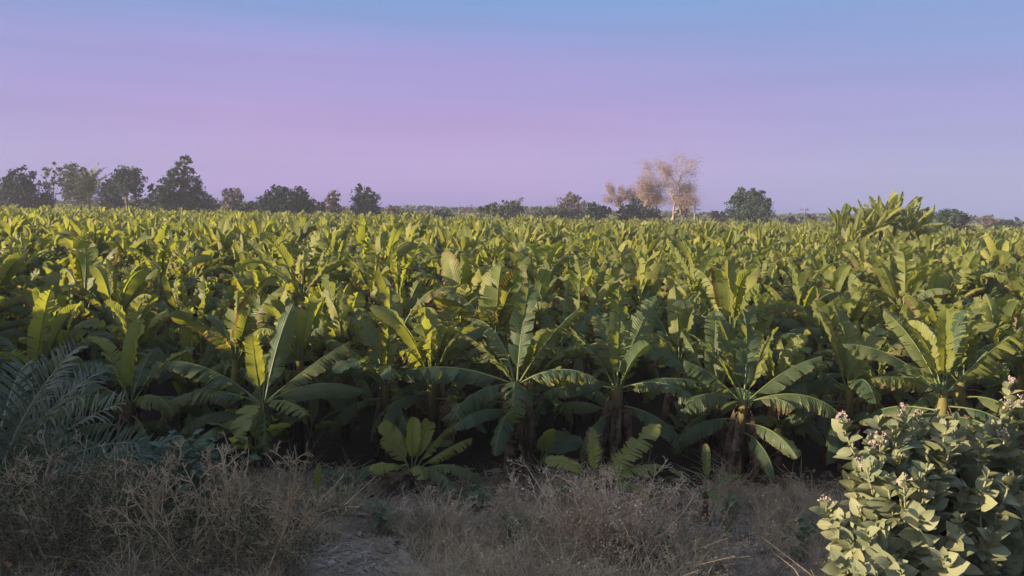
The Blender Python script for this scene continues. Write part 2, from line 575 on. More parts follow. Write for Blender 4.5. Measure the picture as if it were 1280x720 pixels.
FP(645, 476, 11.3, [
    LF(183, 22, 24, 1.30, 0.44, -0.75, 0.45, 0.10, 0.0, 0.25), LF(206, 4, 62, 1.05, 0.44, -0.4, 0.5, 0.2, 0.05, 0.25),
    LF(272, 25, 125, 0.85, 0.40, -0.2, 0.5, 0.25, 0.1, 0.4), LF(-8, 24, 42, 1.00, 0.42, -0.75, 0.5, 0.2, 0.55, 0.45),
    LF(62, 86, 8, 1.38, 0.46, 0.1, 0.3, 0.15, 0.1, 0.3), LF(18, 58, 14, 1.40, 0.44, -0.5, 0.5, 0.4, 0.35, 0.6),
    LF(160, 52, 18, 1.35, 0.42, -0.6, 0.5, 0.4, 0.3, 0.6), LF(335, 34, 60, 1.1, 0.46, -0.3, 0.6, 0.3, 0.1, 0.4),
    LF(120, 62, 35, 1.35, 0.5, -0.1, 0.5, 0.3, 0.4, 0.4), LF(230, 55, 20, 0.45, 0.16, 0.5, 0.2, 0.05, 0.9, 0.2)],
   'central banana plant with a long dark leaf held level to the left', ndead=6, seed=5)
FP(772, 482, 11.9, [
    LF(40, 70, 12, 1.50, 0.52, -0.3, 0.5, 0.6, 0.1, 0.35), LF(85, 86, 8, 1.45, 0.48, 0.1, 0.4, 0.25, 0.2, 0.3),
    LF(185, 12, 50, 0.95, 0.42, -0.6, 0.5, 0.2, 0.0, 0.3), LF(210, 30, 80, 1.1, 0.46, -0.5, 0.5, 0.2, 0.0, 0.2),
    LF(355, 20, 40, 1.15, 0.40, -0.7, 0.5, 0.2, 0.05, 0.4), LF(300, 65, 40, 1.0, 0.36, 0.3, 0.4, 0.1, 0.05, 0.15),
    LF(140, 55, 35, 1.35, 0.48, -0.3, 0.5, 0.4, 0.3, 0.6), LF(330, 25, 70, 1.15, 0.46, -0.4, 0.5, 0.25, 0.0, 0.3),
    LF(105, 62, 35, 1.35, 0.48, -0.2, 0.5, 0.35, 0.35, 0.5)],
   'banana plant with saw edged upright leaf, next right of the central plant', r0=0.115, ndead=7, seed=6)
FP(892, 492, 12.6, [
    LF(178, 34, 62, 1.25, 0.42, -0.7, 0.5, 0.3, 0.1, 0.5), LF(160, 52, 40, 1.25, 0.46, -0.4, 0.5, 0.3, 0.1, 0.3),
    LF(80, 82, 20, 1.35, 0.48, 0.1, 0.4, 0.2, 0.2, 0.3), LF(30, 60, 30, 1.25, 0.46, -0.2, 0.5, 0.3, 0.2, 0.4),
    LF(230, 40, 85, 1.1, 0.44, -0.4, 0.5, 0.2, 0.0, 0.3), LF(120, 60, 40, 1.3, 0.46, -0.2, 0.5, 0.3, 0.3, 0.4),
    LF(300, 35, 80, 1.05, 0.44, -0.4, 0.5, 0.2, 0.0, 0.3)],
   'slim banana plant with leaf drooping left, close behind the leaning plant', r0=0.065, ndead=3, seed=7)
FP(930, 500, 11.5, [
    LF(150, 66, 20, 1.15, 0.42, 0.0, 0.4, 0.2, 0.05, 0.2), LF(172, 46, 28, 0.95, 0.42, -0.4, 0.5, 0.2, 0.1, 0.3),
    LF(14, 42, 38, 1.30, 0.44, -0.6, 0.45, 0.15, 0.08, 0.3), LF(-14, 26, 66, 1.25, 0.46, -0.6, 0.5, 0.15, 0.12, 0.35),
    LF(320, 30, 70, 0.55, 0.40, -0.5, 0.4, 0.2, 0.3, 1.0), LF(70, 80, 20, 1.40, 0.48, 0.0, 0.4, 0.15, 0.1, 0.3),
    LF(45, 62, 20, 1.25, 0.44, -0.1, 0.4, 0.1, 0.75, 0.15), LF(110, 70, 25, 1.35, 0.46, 0.0, 0.4, 0.2, 0.2, 0.3),
    LF(200, 30, 70, 1.1, 0.44, -0.5, 0.5, 0.25, 0.0, 0.3)],
   'leaning banana plant with pale leaf stalks and brown rags hanging on its foot', r0=0.085, leanx=0.04, ndead=8, seed=8)
FP(1062, 486, 12.2, [
    LF(145, 72, 10, 1.30, 0.36, 0.5, 0.2, 0.1, 0.75, 0.9), LF(182, 42, 58, 1.25, 0.46, -0.6, 0.5, 0.3, 0.1, 0.4),
    LF(200, 26, 66, 1.2, 0.46, -0.6, 0.5, 0.3, 0.1, 0.5), LF(90, 80, 20, 1.35, 0.46, 0.2, 0.4, 0.1, 0.5, 0.2),
    LF(40, 60, 30, 1.25, 0.46, 0.0, 0.4, 0.2, 0.6, 0.2), LF(255, 45, 90, 1.15, 0.46, -0.3, 0.5, 0.25, 0.05, 0.4),
    LF(330, 35, 70, 1.15, 0.46, -0.5, 0.5, 0.25, 0.1, 0.4), LF(10, 34, 50, 1.1, 0.44, -0.6, 0.5, 0.4, 0.3, 0.7)],
   'banana plant with an upright folded brown edged leaf, left of the shrub', ndead=6, seed=9)
FP(1180, 488, 10.8, [
    LF(80, 86, 6, 1.10, 0.40, 0.55, 0.2, 0.05, 0.6, 0.15), LF(52, 66, 8, 1.20, 0.40, -0.35, 0.4, 0.15, 0.1, 0.3),
    LF(14, 46, 10, 1.35, 0.46, -0.95, 0.5, 0.25, 1.0, 0.4, twist=0.2), LF(108, 72, 14, 0.95, 0.42, 0.2, 0.3, 0.08, 0.85, 0.15),
    LF(128, 62, 12, 1.25, 0.40, 0.1, 0.3, 0.1, 0.35, 0.2), LF(158, 44, 36, 1.35, 0.46, -0.45, 0.4, 0.12, 0.35, 0.3),
    LF(188, 28, 40, 0.95, 0.42, -0.6, 0.5, 0.3, 0.5, 0.6), LF(95, 55, 20, 1.0, 0.40, 0.0, 0.4, 0.1, 0.9, 0.1),
    LF(205, 50, 34, 0.70, 0.30, -0.2, 0.4, 0.1, 0.45, 0.2)],
   'banana plant with sunlit neck and ragged yellow leaf drooping right, behind flowering shrub', r0=0.09, ndead=2, seed=10)
FP(1335, 470, 12.4, random_leaves(np.random.default_rng(77), 9), 'banana plant cut off by the right edge of the photo in the front row', seed=12)

# ---- second row stand outs
for i, (px, pyc, y, lv, lab) in enumerate([
    (238, 478, 13.4, [LF(100, 84, 6, 1.25, 0.46, 0.5, 0.2, 0.04, 0.9, 0.1), LF(60, 66, 30, 1.3, 0.5, 0, 0.4, 0.2, 0.4, 0.3),
                      LF(160, 50, 50, 1.3, 0.5, -0.3, 0.5, 0.3, 0.2, 0.4), LF(215, 45, 70, 1.2, 0.5, -0.3, 0.5, 0.3, 0.1, 0.3),
                      LF(330, 45, 60, 1.2, 0.5, -0.3, 0.5, 0.3, 0.2, 0.3), LF(270, 55, 80, 1.2, 0.5, -0.2, 0.5, 0.2, 0.1, 0.2), LF(20, 45, 50, 1.2, 0.5, -0.3, 0.5, 0.3, 0.2, 0.4)],
     'second row banana plant with a slender pale spear leaf, right of the palm'),
    (352, 450, 14.2, [LF(110, 85, 8, 1.35, 0.54, 0.25, 0.3, 0.05, 0.9, 0.1), LF(50, 68, 20, 1.3, 0.5, 0.1, 0.4, 0.1, 0.7, 0.2),
                      LF(165, 55, 40, 1.3, 0.5, -0.3, 0.5, 0.3, 0.4, 0.4), LF(10, 50, 50, 1.3, 0.5, -0.3, 0.5, 0.3, 0.3, 0.4),
                      LF(230, 50, 70, 1.2, 0.5, -0.2, 0.5, 0.2, 0.2, 0.2), LF(310, 50, 70, 1.2, 0.5, -0.2, 0.5, 0.2, 0.2, 0.3), LF(270, 62, 60, 1.2, 0.5, 0, 0.5, 0.2, 0.3, 0.2)],
     'second row banana plant with a broad blunt bright leaf, behind the dry bushes'),
    (560, 455, 13.6, [LF(95, 80, 12, 1.35, 0.5, -0.3, 0.5, 0.6, 0.4, 0.8), LF(140, 60, 20, 1.4, 0.48, -0.5, 0.5, 0.6, 0.45, 0.8),
                      LF(30, 58, 22, 1.4, 0.48, -0.5, 0.5, 0.6, 0.4, 0.8), LF(180, 40, 50, 1.3, 0.5, -0.5, 0.5, 0.5, 0.3, 0.7),
                      LF(330, 45, 60, 1.2, 0.5, -0.4, 0.5, 0.4, 0.2, 0.6), LF(230, 45, 60, 1.2, 0.5, -0.4, 0.5, 0.4, 0.2, 0.6), LF(280, 50, 60, 1.2, 0.5, -0.4, 0.5, 0.4, 0.2, 0.6)],
     'second row banana plant with shredded straw tinted leaves, left above the central plant'),
    (700, 452, 13.7, [LF(75, 78, 14, 1.4, 0.5, -0.3, 0.5, 0.6, 0.4, 0.8), LF(120, 64, 20, 1.4, 0.48, -0.5, 0.5, 0.6, 0.4, 0.8),
                      LF(40, 60, 25, 1.35, 0.48, -0.5, 0.5, 0.6, 0.4, 0.7), LF(170, 42, 50, 1.3, 0.5, -0.5, 0.5, 0.5, 0.3, 0.7),
                      LF(340, 45, 60, 1.2, 0.5, -0.4, 0.5, 0.4, 0.2, 0.5), LF(240, 50, 60, 1.2, 0.5, -0.4, 0.5, 0.4, 0.2, 0.4), LF(290, 50, 60, 1.2, 0.5, -0.4, 0.5, 0.4, 0.2, 0.4)],
     'second row banana plant with comb like torn leaves, behind the central plant'),
    (850, 448, 13.9, [LF(130, 60, 20, 1.3, 0.5, 0, 0.4, 0.2, 0.1, 0.3), LF(60, 66, 20, 1.35, 0.5, 0.2, 0.4, 0.1, 0.55, 0.2),
                      LF(175, 40, 50, 1.3, 0.5, -0.5, 0.5, 0.2, 0.1, 0.3), LF(350, 40, 50, 1.3, 0.5, -0.5, 0.5, 0.2, 0.1, 0.3),
                      LF(230, 50, 60, 1.2, 0.5, -0.3, 0.5, 0.2, 0.0, 0.2), LF(300, 50, 60, 1.2, 0.5, -0.3, 0.5, 0.2, 0.0, 0.3), LF(95, 78, 20, 1.3, 0.5, 0.2, 0.4, 0.1, 0.5, 0.2)],
     'second row banana plant with smooth dark blue green leaves, above the slim plant'),
    (945, 440, 15.2, [LF(100, 84, 12, 1.2, 0.56, 0.15, 0.35, 0.05, 0.95, 0.1), LF(60, 74, 25, 1.2, 0.52, 0.1, 0.4, 0.05, 0.9, 0.1),
                      LF(170, 45, 45, 1.3, 0.5, -0.4, 0.5, 0.2, 0.2, 0.3), LF(0, 45, 50, 1.3, 0.5, -0.4, 0.5, 0.2, 0.2, 0.3),
                      LF(230, 50, 60, 1.2, 0.5, -0.3, 0.5, 0.2, 0.1, 0.2), LF(300, 50, 60, 1.2, 0.5, -0.3, 0.5, 0.2, 0.1, 0.3), LF(140, 66, 30, 1.2, 0.5, 0, 0.4, 0.1, 0.5, 0.2)],
     'third row banana plant with a bright rounded yellow green leaf pair, right of centre')]):
    FP(px, pyc, y, lv, lab, seed=20 + i)

# ---- young suckers in front
def sucker(px, py_foot, y, hs, leaves, label, seed, group='young banana suckers at the field edge'):
    p = at(px, py_foot, y)
    rg = np.random.default_rng(300 + seed)
    o = build_banana('banana_sucker', hs, leaves, 0.045, (0, 0), 0, rg, n=18, loc=(p.x, y, gz(p.x, y)))
    return tag(o, label, 'banana sucker', group)

sucker(515, 610, 10.9, 0.30, [
    LF(150, 62, 30, 0.72, 0.34, 0.1, 0.3, 0.05, 0.95, 0.1), LF(100, 78, 20, 0.65, 0.30, 0.3, 0.3, 0.05, 0.9, 0.1),
    LF(40, 52, 20, 0.85, 0.28, -0.3, 0.4, 0.2, 0.95, 0.3), LF(15, 38, 30, 0.80, 0.30, -0.5, 0.5, 0.2, 0.8, 0.5),
    LF(350, 30, 70, 0.95, 0.30, -0.5, 0.5, 0.15, 0.1, 0.3), LF(190, 30, 75, 0.70, 0.30, -0.5, 0.5, 0.1, 0.1, 0.2),
    LF(230, 45, 80, 0.60, 0.28, -0.2, 0.4, 0.1, 0.9, 0.2), LF(290, 48, 85, 0.62, 0.28, -0.3, 0.4, 0.2, 0.7, 0.5),
    LF(325, 30, 95, 0.75, 0.30, -0.4, 0.5, 0.1, 0.05, 0.2), LF(130, 40, 40, 0.7, 0.3, 0, 0.4, 0.1, 0.9, 0.2), LF(65, 66, 20, 0.7, 0.3, 0.2, 0.3, 0.05, 1.0, 0.1)],
    'low bushy banana sucker with fresh yellow green leaves, in front of the black gap', 1)
sucker(745, 606, 10.3, 0.32, [
    LF(160, 52, 40, 0.60, 0.28, 0.2, 0.3, 0.05, 1.0, 0.1), LF(22, 44, 20, 1.05, 0.40, 0.1, 0.4, 0.2, 0.75, 0.3), LF(5, 36, 40, 0.85, 0.36, -0.4, 0.4, 0.2, 0.7, 0.3),
    LF(100, 70, 30, 0.70, 0.34, 0.1, 0.4, 0.2, 1.0, 1.0), LF(200, 20, 55, 0.7, 0.30, -0.5, 0.5, 0.25, 0.3, 0.6),
    LF(340, 28, 60, 0.65, 0.28, -0.3, 0.5, 0.2, 0.3, 0.5), LF(255, 30, 70, 0.5, 0.26, -0.3, 0.4, 0.2, 0.4, 0.7)],
    'banana sucker with a bleached leaf, behind the feathery straw coloured bush', 2)
sucker(397, 640, 9.9, 0.10, [
    LF(95, 84, 10, 0.42, 0.14, 0.4, 0.2, 0.03, 0.5, 0.1), LF(165, 40, 40, 0.34, 0.13, 0.1, 0.3, 0.03, 0.6, 0.1),
    LF(10, 45, 40, 0.34, 0.13, 0.1, 0.3, 0.03, 0.5, 0.1), LF(280, 50, 50, 0.3, 0.12, 0.1, 0.3, 0.03, 0.7, 0.1)],
    'tiny banana sucker with four leaves on bare soil, right of the dry bushes', 3)
sucker(882, 626, 10.0, 0.42, [
    LF(80, 80, 10, 0.46, 0.17, 0.3, 0.3, 0.05, 0.3, 0.1), LF(150, 45, 40, 0.36, 0.15, 0.0, 0.3, 0.1, 0.3, 0.2),
    LF(15, 52, 50, 0.40, 0.15, 0.0, 0.3, 0.1, 0.3, 0.2), LF(270, 40, 60, 0.3, 0.14, 0.0, 0.3, 0.1, 0.4, 0.2)],
    'thin stemmed banana sucker on the bare soil in front of the leaning plant', 4)

# ------------------------------------------------------------------ the field behind
protos = []
NP = 16
for k in range(NP + 8):
    rg = np.random.default_rng(500 + k)
    full = k < NP
    o = build_banana('banana_plant', rg.uniform(1.38, 1.68) if k % 5 else 1.0, random_leaves(rg, int(rg.integers(9, 12)) if full else 9, rg.uniform(0.8, 1.1), size=.82, old=4 if full else 1),
                     0.095, (rg.normal(0, .05), rg.normal(0, .05)), 2 if full else 0, rg, n=15, m=2, sides=7, loc=(0, -60, 0), shoots=1 if full else 0)
    tag(o, None, 'banana plant', GB)
    protos.append(o)

spots = []
row = 0
y = 12.2
while y < 320:
    sp = 1.28 if y < 60 else 1.5 if y < 80 else (2.0 if y < 95 else (2.6 if y < 150 else 4.2))
    half = 0.70 * y + 2.5
    x = -half - (9 if y < 40 else 3) - rng.uniform(0, sp)
    while x < half:
        xx, yy = x + rng.normal(0, 0.22), y + rng.normal(0, 0.25)
        x += sp * rng.uniform(0.9, 1.12)
        if all((xx - a) ** 2 + (yy - b) ** 2 > 0.72 ** 2 for a, b in placed):
            spots.append((xx, yy))
    y += sp * 0.98
# continuation of the first rows past the left and right edges of the view
for yy in (11.8, 12.9):
    for xx in list(np.arange(-16, -8.6, 1.7)) + list(np.arange(9.4, 13, 1.7)):
        spots.append((xx + rng.normal(0, .15), yy + rng.normal(0, .15)))

def in_view(x, y):
    return abs(x) < 0.645 * y + 0.9

# plants standing where the tall clump is stay out of its way
spots = [s for s in spots if not (51.5 < s[1] < 57.5 and 23 < s[0] < 29.5)]
vis = sorted([s for s in spots if in_view(*s)], key=lambda s: s[1])
n_front = 18
NEAR = vis[:300 - n_front]
nearset = set(NEAR)
REST = [s for s in spots if s not in nearset]
yA, yB = NEAR[len(NEAR) // 3][1], NEAR[2 * len(NEAR) // 3][1]
used = [False] * len(protos)
for (x, y) in NEAR:
    k = int(rng.integers(NP)) if y < yB else NP + int(rng.integers(8))
    if used[k]:
        o = copy_tree(protos[k])
    else:
        o = protos[k]; used[k] = True
    sc = float(np.clip(rng.normal(1.0, 0.12), 0.62, 1.28))
    o.location = (x, y, gz(x, y))
    o.rotation_euler = (rng.normal(0, 0.08), rng.normal(0, 0.08), rng.uniform(0, 6.283))
    o.scale = (sc, sc, sc * rng.uniform(0.93, 1.07))
    third = ('left', 'middle', 'right')[int(np.clip((x / (0.64 * y) + 1) * 1.5, 0, 2.99))]
    depth = 'in the rows right behind the front row' if y < yA else ('in the middle distance' if y < yB else 'where the rows turn fine')
    o['label'] = f'leafy banana plant {depth}, {third} third of the field'
for k, u in enumerate(used):
    if not u:
        for ch in list(protos[k].children):
            bpy.data.objects.remove(ch)
        bpy.data.objects.remove(protos[k])

# the rest of the plantation as one mass
lows, tiny = [], []
for k in range(10):
    rg = np.random.default_rng(900 + k)
    mb = MB()
    hs = rg.uniform(1.4, 1.7)
    stem_into(mb, hs, 0.09, 0.06, n=3, sides=4, rg=rg)
    for lf in random_leaves(rg, 11, rg.uniform(0.85, 1.1), size=.8):
        d = dict(lf); az = d.pop('az')
        d['tear'] *= 0.6
        leaf_into(mb, (0, 0, hs - .04), az, rg=rg, n=8, m=2, rib=0, **d)
    lows.append(mb.arrays())
    mb = MB(); rg = np.random.default_rng(950 + k)
    for lf in random_leaves(rg, 10, rg.uniform(0.85, 1.1), size=.95):
        d = dict(lf); az = d.pop('az'); d['tear'] = 0
        leaf_into(mb, (0, 0, hs - .04), az, rg=rg, n=5, m=1, rib=0, **d)
    tiny.append(mb.arrays())
F = [[], [], [], [], []]
nv = 0
for (x, y) in REST:
    V, Q, U, W, M = (lows if y < 110 else tiny)[int(rng.integers(len(lows)))]
    a = rng.uniform(0, 6.283); sc = float(np.clip(rng.normal(.97, 0.14), 0.7, 1.28))
    c, s_ = math.cos(a), math.sin(a)
    tx, ty = rng.normal(0, .05), rng.normal(0, .05)
    vx = V[:, 0] * c - V[:, 1] * s_ + V[:, 2] * tx
    vy = V[:, 0] * s_ + V[:, 1] * c + V[:, 2] * ty
    F[0].append(np.stack([vx * sc + x, vy * sc + y, V[:, 2] * sc + gz(x, y)], -1).astype(np.float32))
    F[1].append(Q + nv); nv += len(V)
    F[2].append(U)
    F[3].append(np.clip(W + rng.normal(0, 0.10, (1, 2)), 0, 1).astype(np.float32))
    F[4].append(M)
me = mesh_from('banana_field', tuple(np.concatenate(f) for f in F), BAN)
fo = bpy.data.objects.new('banana_field', me); COL.objects.link(fo)
tag(fo, 'sea of far banana plants running back to the treeline', 'banana field', None, 'stuff')

# ---- clump of tall banana plants standing above the field at right
for i, (px, pyt, y, nl, lab) in enumerate([
    (1052, 253, 54.0, 9, 'tall banana plant at the left end of the clump rising above the field'),
    (1078, 250, 55.5, 9, 'tall banana plant second from the left in the clump rising above the field'),
    (1104, 238, 54.0, 10, 'tall banana plant with striped sunlit leaves in the middle of the high clump'),
    (1122, 235, 55.0, 10, 'tallest banana plant of the clump rising above the field'),
    (1156, 256, 54.5, 9, 'tall banana plant with dark leaves fanning right at the right end of the high clump'),
    (1070, 256, 53.2, 9, 'lower banana plant in front of the left half of the high clump'),
    (1138, 244, 53.4, 9, 'upright banana plant in front of the right half of the high clump'),
    (1092, 246, 53.0, 10, 'banana plant with leaves fanning left in front of the middle of the high clump')]):
    rg = np.random.default_rng(700 + i)
    top = at(px, pyt, y)
    H = top.z
    lv = []
    for q in range(nl + 3):
        g_ = q / (nl + 2)
        lv.append(dict(az=q * 2.4 + rg.normal(0, .3), elev=R(86 - 52 * g_ + rg.normal(0, 5)), bend=R(8 + 26 * g_ + abs(rg.normal(0, 8))), L=rg.uniform(1.9, 2.6), W=rg.uniform(.42, .58),
                       fold=rg.choice([.6, -.6]), droop=.5, tear=rg.uniform(.1, .5), twist=rg.normal(0, .6), var=(rg.uniform(.3, .8), rg.uniform(.1, .5))))
    for q in lv:
        q['var'] = (min(1, q['var'][0] + .25), q['var'][1] * .6)
    o = build_banana('tall_banana_plant', H - 2.5, lv, 0.15, (0, 0), 2, rg, n=16, m=2, sides=8, loc=(top.x, y, gz(top.x, y)))
    tag(o, lab, 'banana plant', 'tall banana clump above the field')

# ------------------------------------------------------------------ trees on the horizon
def tree_mat(name, c1, c2, trans=0.2):
    t = NT(name)
    _, a, b = t.uv('var')
    pos = t.world_coord()
    n = t.noise(pos, 0.5, 3)
    c = t.mix(t.math('ADD', t.math('MULTIPLY', a, 0.6), t.math('MULTIPLY', n, 0.4)), c1, c2)
    return t.surface(c, 0.65, 0.2, trans, c)

M_BARK = mat_simple('tree_bark', (0.10, 0.08, 0.065), (0.20, 0.165, 0.135), 3.0, 0.85, 0.1, 0, None, 0.5, 0.05)
M_BARK_PALE = mat_simple('pale_tree_bark', (0.22, 0.17, 0.145), (0.34, 0.27, 0.235), 2.0, 0.8, 0.1, 0, None, 0.4, 0.05)
TM = {
    'dark': tree_mat('dark_tree_leaves', (0.007, 0.022, 0.022), (0.020, 0.044, 0.036), 0.12),
    'mid': tree_mat('green_tree_leaves', (0.015, 0.038, 0.030), (0.046, 0.080, 0.050)),
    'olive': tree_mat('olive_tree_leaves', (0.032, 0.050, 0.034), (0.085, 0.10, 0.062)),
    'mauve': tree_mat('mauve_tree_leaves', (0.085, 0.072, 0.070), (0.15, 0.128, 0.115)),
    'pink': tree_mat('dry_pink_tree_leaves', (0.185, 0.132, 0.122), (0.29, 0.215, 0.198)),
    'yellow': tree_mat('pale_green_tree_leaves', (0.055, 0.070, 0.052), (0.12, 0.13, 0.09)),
}
GT = 'trees along the far edge of the plantation'


def crown_into(mb, blobs, n, leaf, rg, m=0):
    """leaf faces in clumps: every blob is filled with smaller clumps, gaps stay between them"""
    vol = np.array([b[1][0] * b[1][1] * b[1][2] for b in blobs]) ** 0.7
    vol /= vol.sum()
    for (c, r), f in zip(blobs, vol):
        nb = max(12, int(2.6 * n * f))
        nc = max(8, int(nb / 40))
        d = rg.normal(size=(nc, 3)); d /= np.linalg.norm(d, axis=1, keepdims=True)
        rad = rg.uniform(0.2, 1.25, (nc, 1)) ** 0.6
        cc = np.array(c) + d * rad * np.array(r)
        cr = np.min(r) * rg.uniform(0.07, 0.34, nc)
        tone = rg.uniform(0, 1, nc)
        idx = rg.integers(0, nc, nb)
        p = cc[idx] + rg.normal(size=(nb, 3)) * cr[idx][:, None] * np.array([0.75, 0.75, 0.6])
        X = rg.normal(size=(nb, 3)); X /= np.linalg.norm(X, axis=1, keepdims=True)
        Y = rg.normal(size=(nb, 3)); Y -= X * np.sum(X * Y, 1, keepdims=True); Y /= np.linalg.norm(Y, axis=1, keepdims=True)
        s = leaf * rg.uniform(0.5, 1.3, (nb, 1))
        var = np.stack([np.clip(tone[idx] + rg.normal(0, .15, nb), 0, 1), rg.uniform(0, 1, nb)], -1)
        quads(mb, p, X * s, Y * s * 0.62, m, var)


def far_tree(name, px, pyt, wpx, dist, mat, label, blobs=None, trunk=0.25, n=2200, leaf=None, bark=None, seed=0, cat='tree', low=0.0, trunk_h=0.3):
    """px, pyt: top of the crown in the photo; blobs: list of (x, z, rx, rz) as fractions of half width and height"""
    rg = np.random.default_rng(2000 + seed)
    top = at(px, pyt, dist)
    H = top.z; w = wpx / FOC * dist
    root = empty(name, (top.x, dist, -0.05))
    if blobs is None:
        blobs = [(0, .66, .75, .30), (-.5, .5, .5, .26), (.5, .52, .5, .28), (0, .38, .9, .2), (.15, .82, .45, .16)]
    B = []
    for (bx, bz, rx, rz) in blobs:
        B.append(((bx * w / 2, rg.normal(0, .1) * w, bz * H), (rx * w / 2, rx * w / 2 * 0.9, rz * H)))
    tb = MB()
    k = np.linspace(0, 1, 7)
    hh = H * (0.55 if trunk_h is None else max(trunk_h, 0.45))
    lean = rg.normal(0, 0.04) * H
    P = np.stack([lean * k + 0.02 * H * np.sin(k * 5), 0 * k, k * hh], -1)
    tube(tb, P, trunk * (1 - 0.6 * k) + 0.02, 7)
    for (c, r) in B:
        for q in range(2):
            s0 = P[int(rg.integers(3, 6))]
            e0 = np.array(c) + rg.normal(size=3) * np.array(r) * 0.5
            kk = np.linspace(0, 1, 5)[:, None]
            pp = s0 + (e0 - s0) * kk + np.array([0, 0, 1]) * np.sin(kk * 3.14) * 0.04 * H
            tube(tb, pp, trunk * 0.42 * (1 - 0.8 * kk[:, 0]) + 0.015, 5)
    tb.obj('trunk', bark or M_BARK, root)
    cb = MB()
    crown_into(cb, B, n, leaf or 0.0016 * dist, rg)
    cb.obj('crown', TM[mat], root)
    return tag(root, label, cat, GT)


def branch_tree(name, px, pyt, wpx, dist, label, seed, mat='pink', bark=None, leafn=700, levels=4, leafsize=0.24):
    """bare looking tree: recursive limbs and twigs with sparse dry leaves"""
    rg = np.random.default_rng(3000 + seed)
    top = at(px, pyt, dist); H = top.z; w = wpx / FOC * dist
    root = empty(name, (top.x, dist, -0.05))
    tb = MB()
    ends = []
    def grow(p, d, L, r, lev):
        n = 4
        pts = [p]
        for i in range(n):
            d = d + rg.normal(size=3) * 0.13 + np.array([0, 0, 0.05]); d /= np.linalg.norm(d)
            pts.append(pts[-1] + d * L / n)
        tube(tb, pts, np.linspace(r, r * 0.55, n + 1), 5 if lev < 3 else 3)
        if lev >= levels:
            ends.append(pts[-1]); ends.append(pts[2]); return
        for i in range(3 if lev else 4):
            q = pts[int(rg.integers(2, n + 1))]
            side = rg.normal(size=3) * np.array([1, 1, 0.35]); side /= np.linalg.norm(side)
            nd = d * 0.75 + side * (0.50 if lev else 0.38); nd /= np.linalg.norm(nd)
            grow(q, nd, L * rg.uniform(0.56, 0.8), r * 0.52, lev + 1)
    grow(np.zeros(3), np.array([0, 0, 1.0]), H * 0.38, 0.022 * H, 0)
    E = np.array(ends)
    V = np.concatenate(tb.V)
    zmax, xr = V[:, 2].max(), np.percentile(np.abs(V[:, 0]), 98)
    fz, fx = H / zmax, (w / 2) / xr
    sc = np.array([fx, fx, fz])
    tb.V = [v * sc for v in tb.V]
    tb.obj('trunk', bark or M_BARK_PALE, root)
    E = E * sc
    cb = MB()
    idx = rg.integers(0, len(E), leafn)
    C = E[idx] + rg.normal(size=(leafn, 3)) * 0.042 * H
    X = rg.normal(size=(leafn, 3)); X /= np.linalg.norm(X, axis=1, keepdims=True)
    Y = np.cross(X, rg.normal(size=(leafn, 3))); Y /= np.linalg.norm(Y, axis=1, keepdims=True)
    quads(cb, C, X * leafsize, Y * leafsize * .6, 0, np.stack([rg.uniform(0, 1, leafn), rg.uniform(0, 1, leafn)], -1))
    cb.obj('crown', TM[mat], root)
    return tag(root, label, 'tree', GT)


far_tree('broadleaf_tree', 22, 210, 62, 160, 'dark', 'dark dense blocky tree at the far left end of the treeline', [(-.15, .72, .5, .28), (.45, .75, .38, .25), (-.4, .45, .6, .3), (.35, .45, .75, .3), (.9, .35, .5, .2)], n=3800, seed=1)
far_tree('airy_tree', 62, 200, 30, 165, 'yellow', 'thin airy tree with see through crown between the dark tree and the palm', [(.1, .86, .75, .12), (-.35, .62, .6, .12), (.3, .66, .5, .12), (0, .42, .35, .14)], n=420, trunk=0.16, bark=M_BARK_PALE, seed=2, leaf=0.24)
far_tree('pale_tree', 92, 205, 34, 178, 'yellow', 'pale grey green tree standing behind the left side of the date palm', [(0, .82, .7, .17), (-.3, .6, .7, .22), (.3, .5, .8, .25)], n=1900, seed=3)
far_tree('broadleaf_tree', 139, 214, 26, 168, 'dark', 'narrow green tree squeezed between the palm and the round headed tree', [(0, .8, .45, .18), (-.2, .55, .9, .25), (.2, .35, .9, .2)], n=1800, seed=4)
far_tree('broadleaf_tree', 157, 207, 40, 158, 'mid', 'round headed tree with bare lower trunk right of the date palm', [(0, .83, .75, .16), (.3, .72, .75, .2), (-.3, .68, .6, .2), (.25, .5, .5, .16)], n=2100, seed=5, trunk_h=.6)
far_tree('conifer_like_tree', 229, 190, 64, 160, 'mid', 'tallest pointed tree on the left half of the treeline', [(0, .90, .22, .09), (.08, .78, .36, .11), (-.06, .66, .42, .13), (.3, .54, .42, .15), (-.3, .48, .45, .16), (.55, .36, .4, .16), (-.1, .3, .8, .2)], n=3600, seed=6, trunk=.3)
far_tree('slender_tree', 190, 229, 18, 158, 'mid', 'small slender tree just left of the tallest pointed tree', [(0, .82, .6, .17), (0, .5, .8, .25)], n=600, seed=7, trunk=.12)
far_tree('broadleaf_tree', 208, 222, 26, 157, 'mid', 'shoulder high tree leaning on the left side of the tallest pointed tree', [(0, .75, .7, .22), (-.2, .45, .9, .25)], n=1200, seed=8)
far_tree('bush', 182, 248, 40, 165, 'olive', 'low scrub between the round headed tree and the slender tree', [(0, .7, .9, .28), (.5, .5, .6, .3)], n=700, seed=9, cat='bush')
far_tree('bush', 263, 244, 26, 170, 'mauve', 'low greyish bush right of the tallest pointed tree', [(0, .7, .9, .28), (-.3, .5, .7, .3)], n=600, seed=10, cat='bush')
far_tree('broadleaf_tree', 291, 235, 28, 180, 'mauve', 'small round mauve grey tree standing alone left of the dark dome', [(0, .72, .85, .26), (.1, .45, .8, .25)], n=1300, seed=11)
far_tree('bush', 313, 252, 26, 160, 'mid', 'low bush in the gap left of the dark dome shaped tree', [(0, .7, .9, .28)], n=500, seed=12, cat='bush')
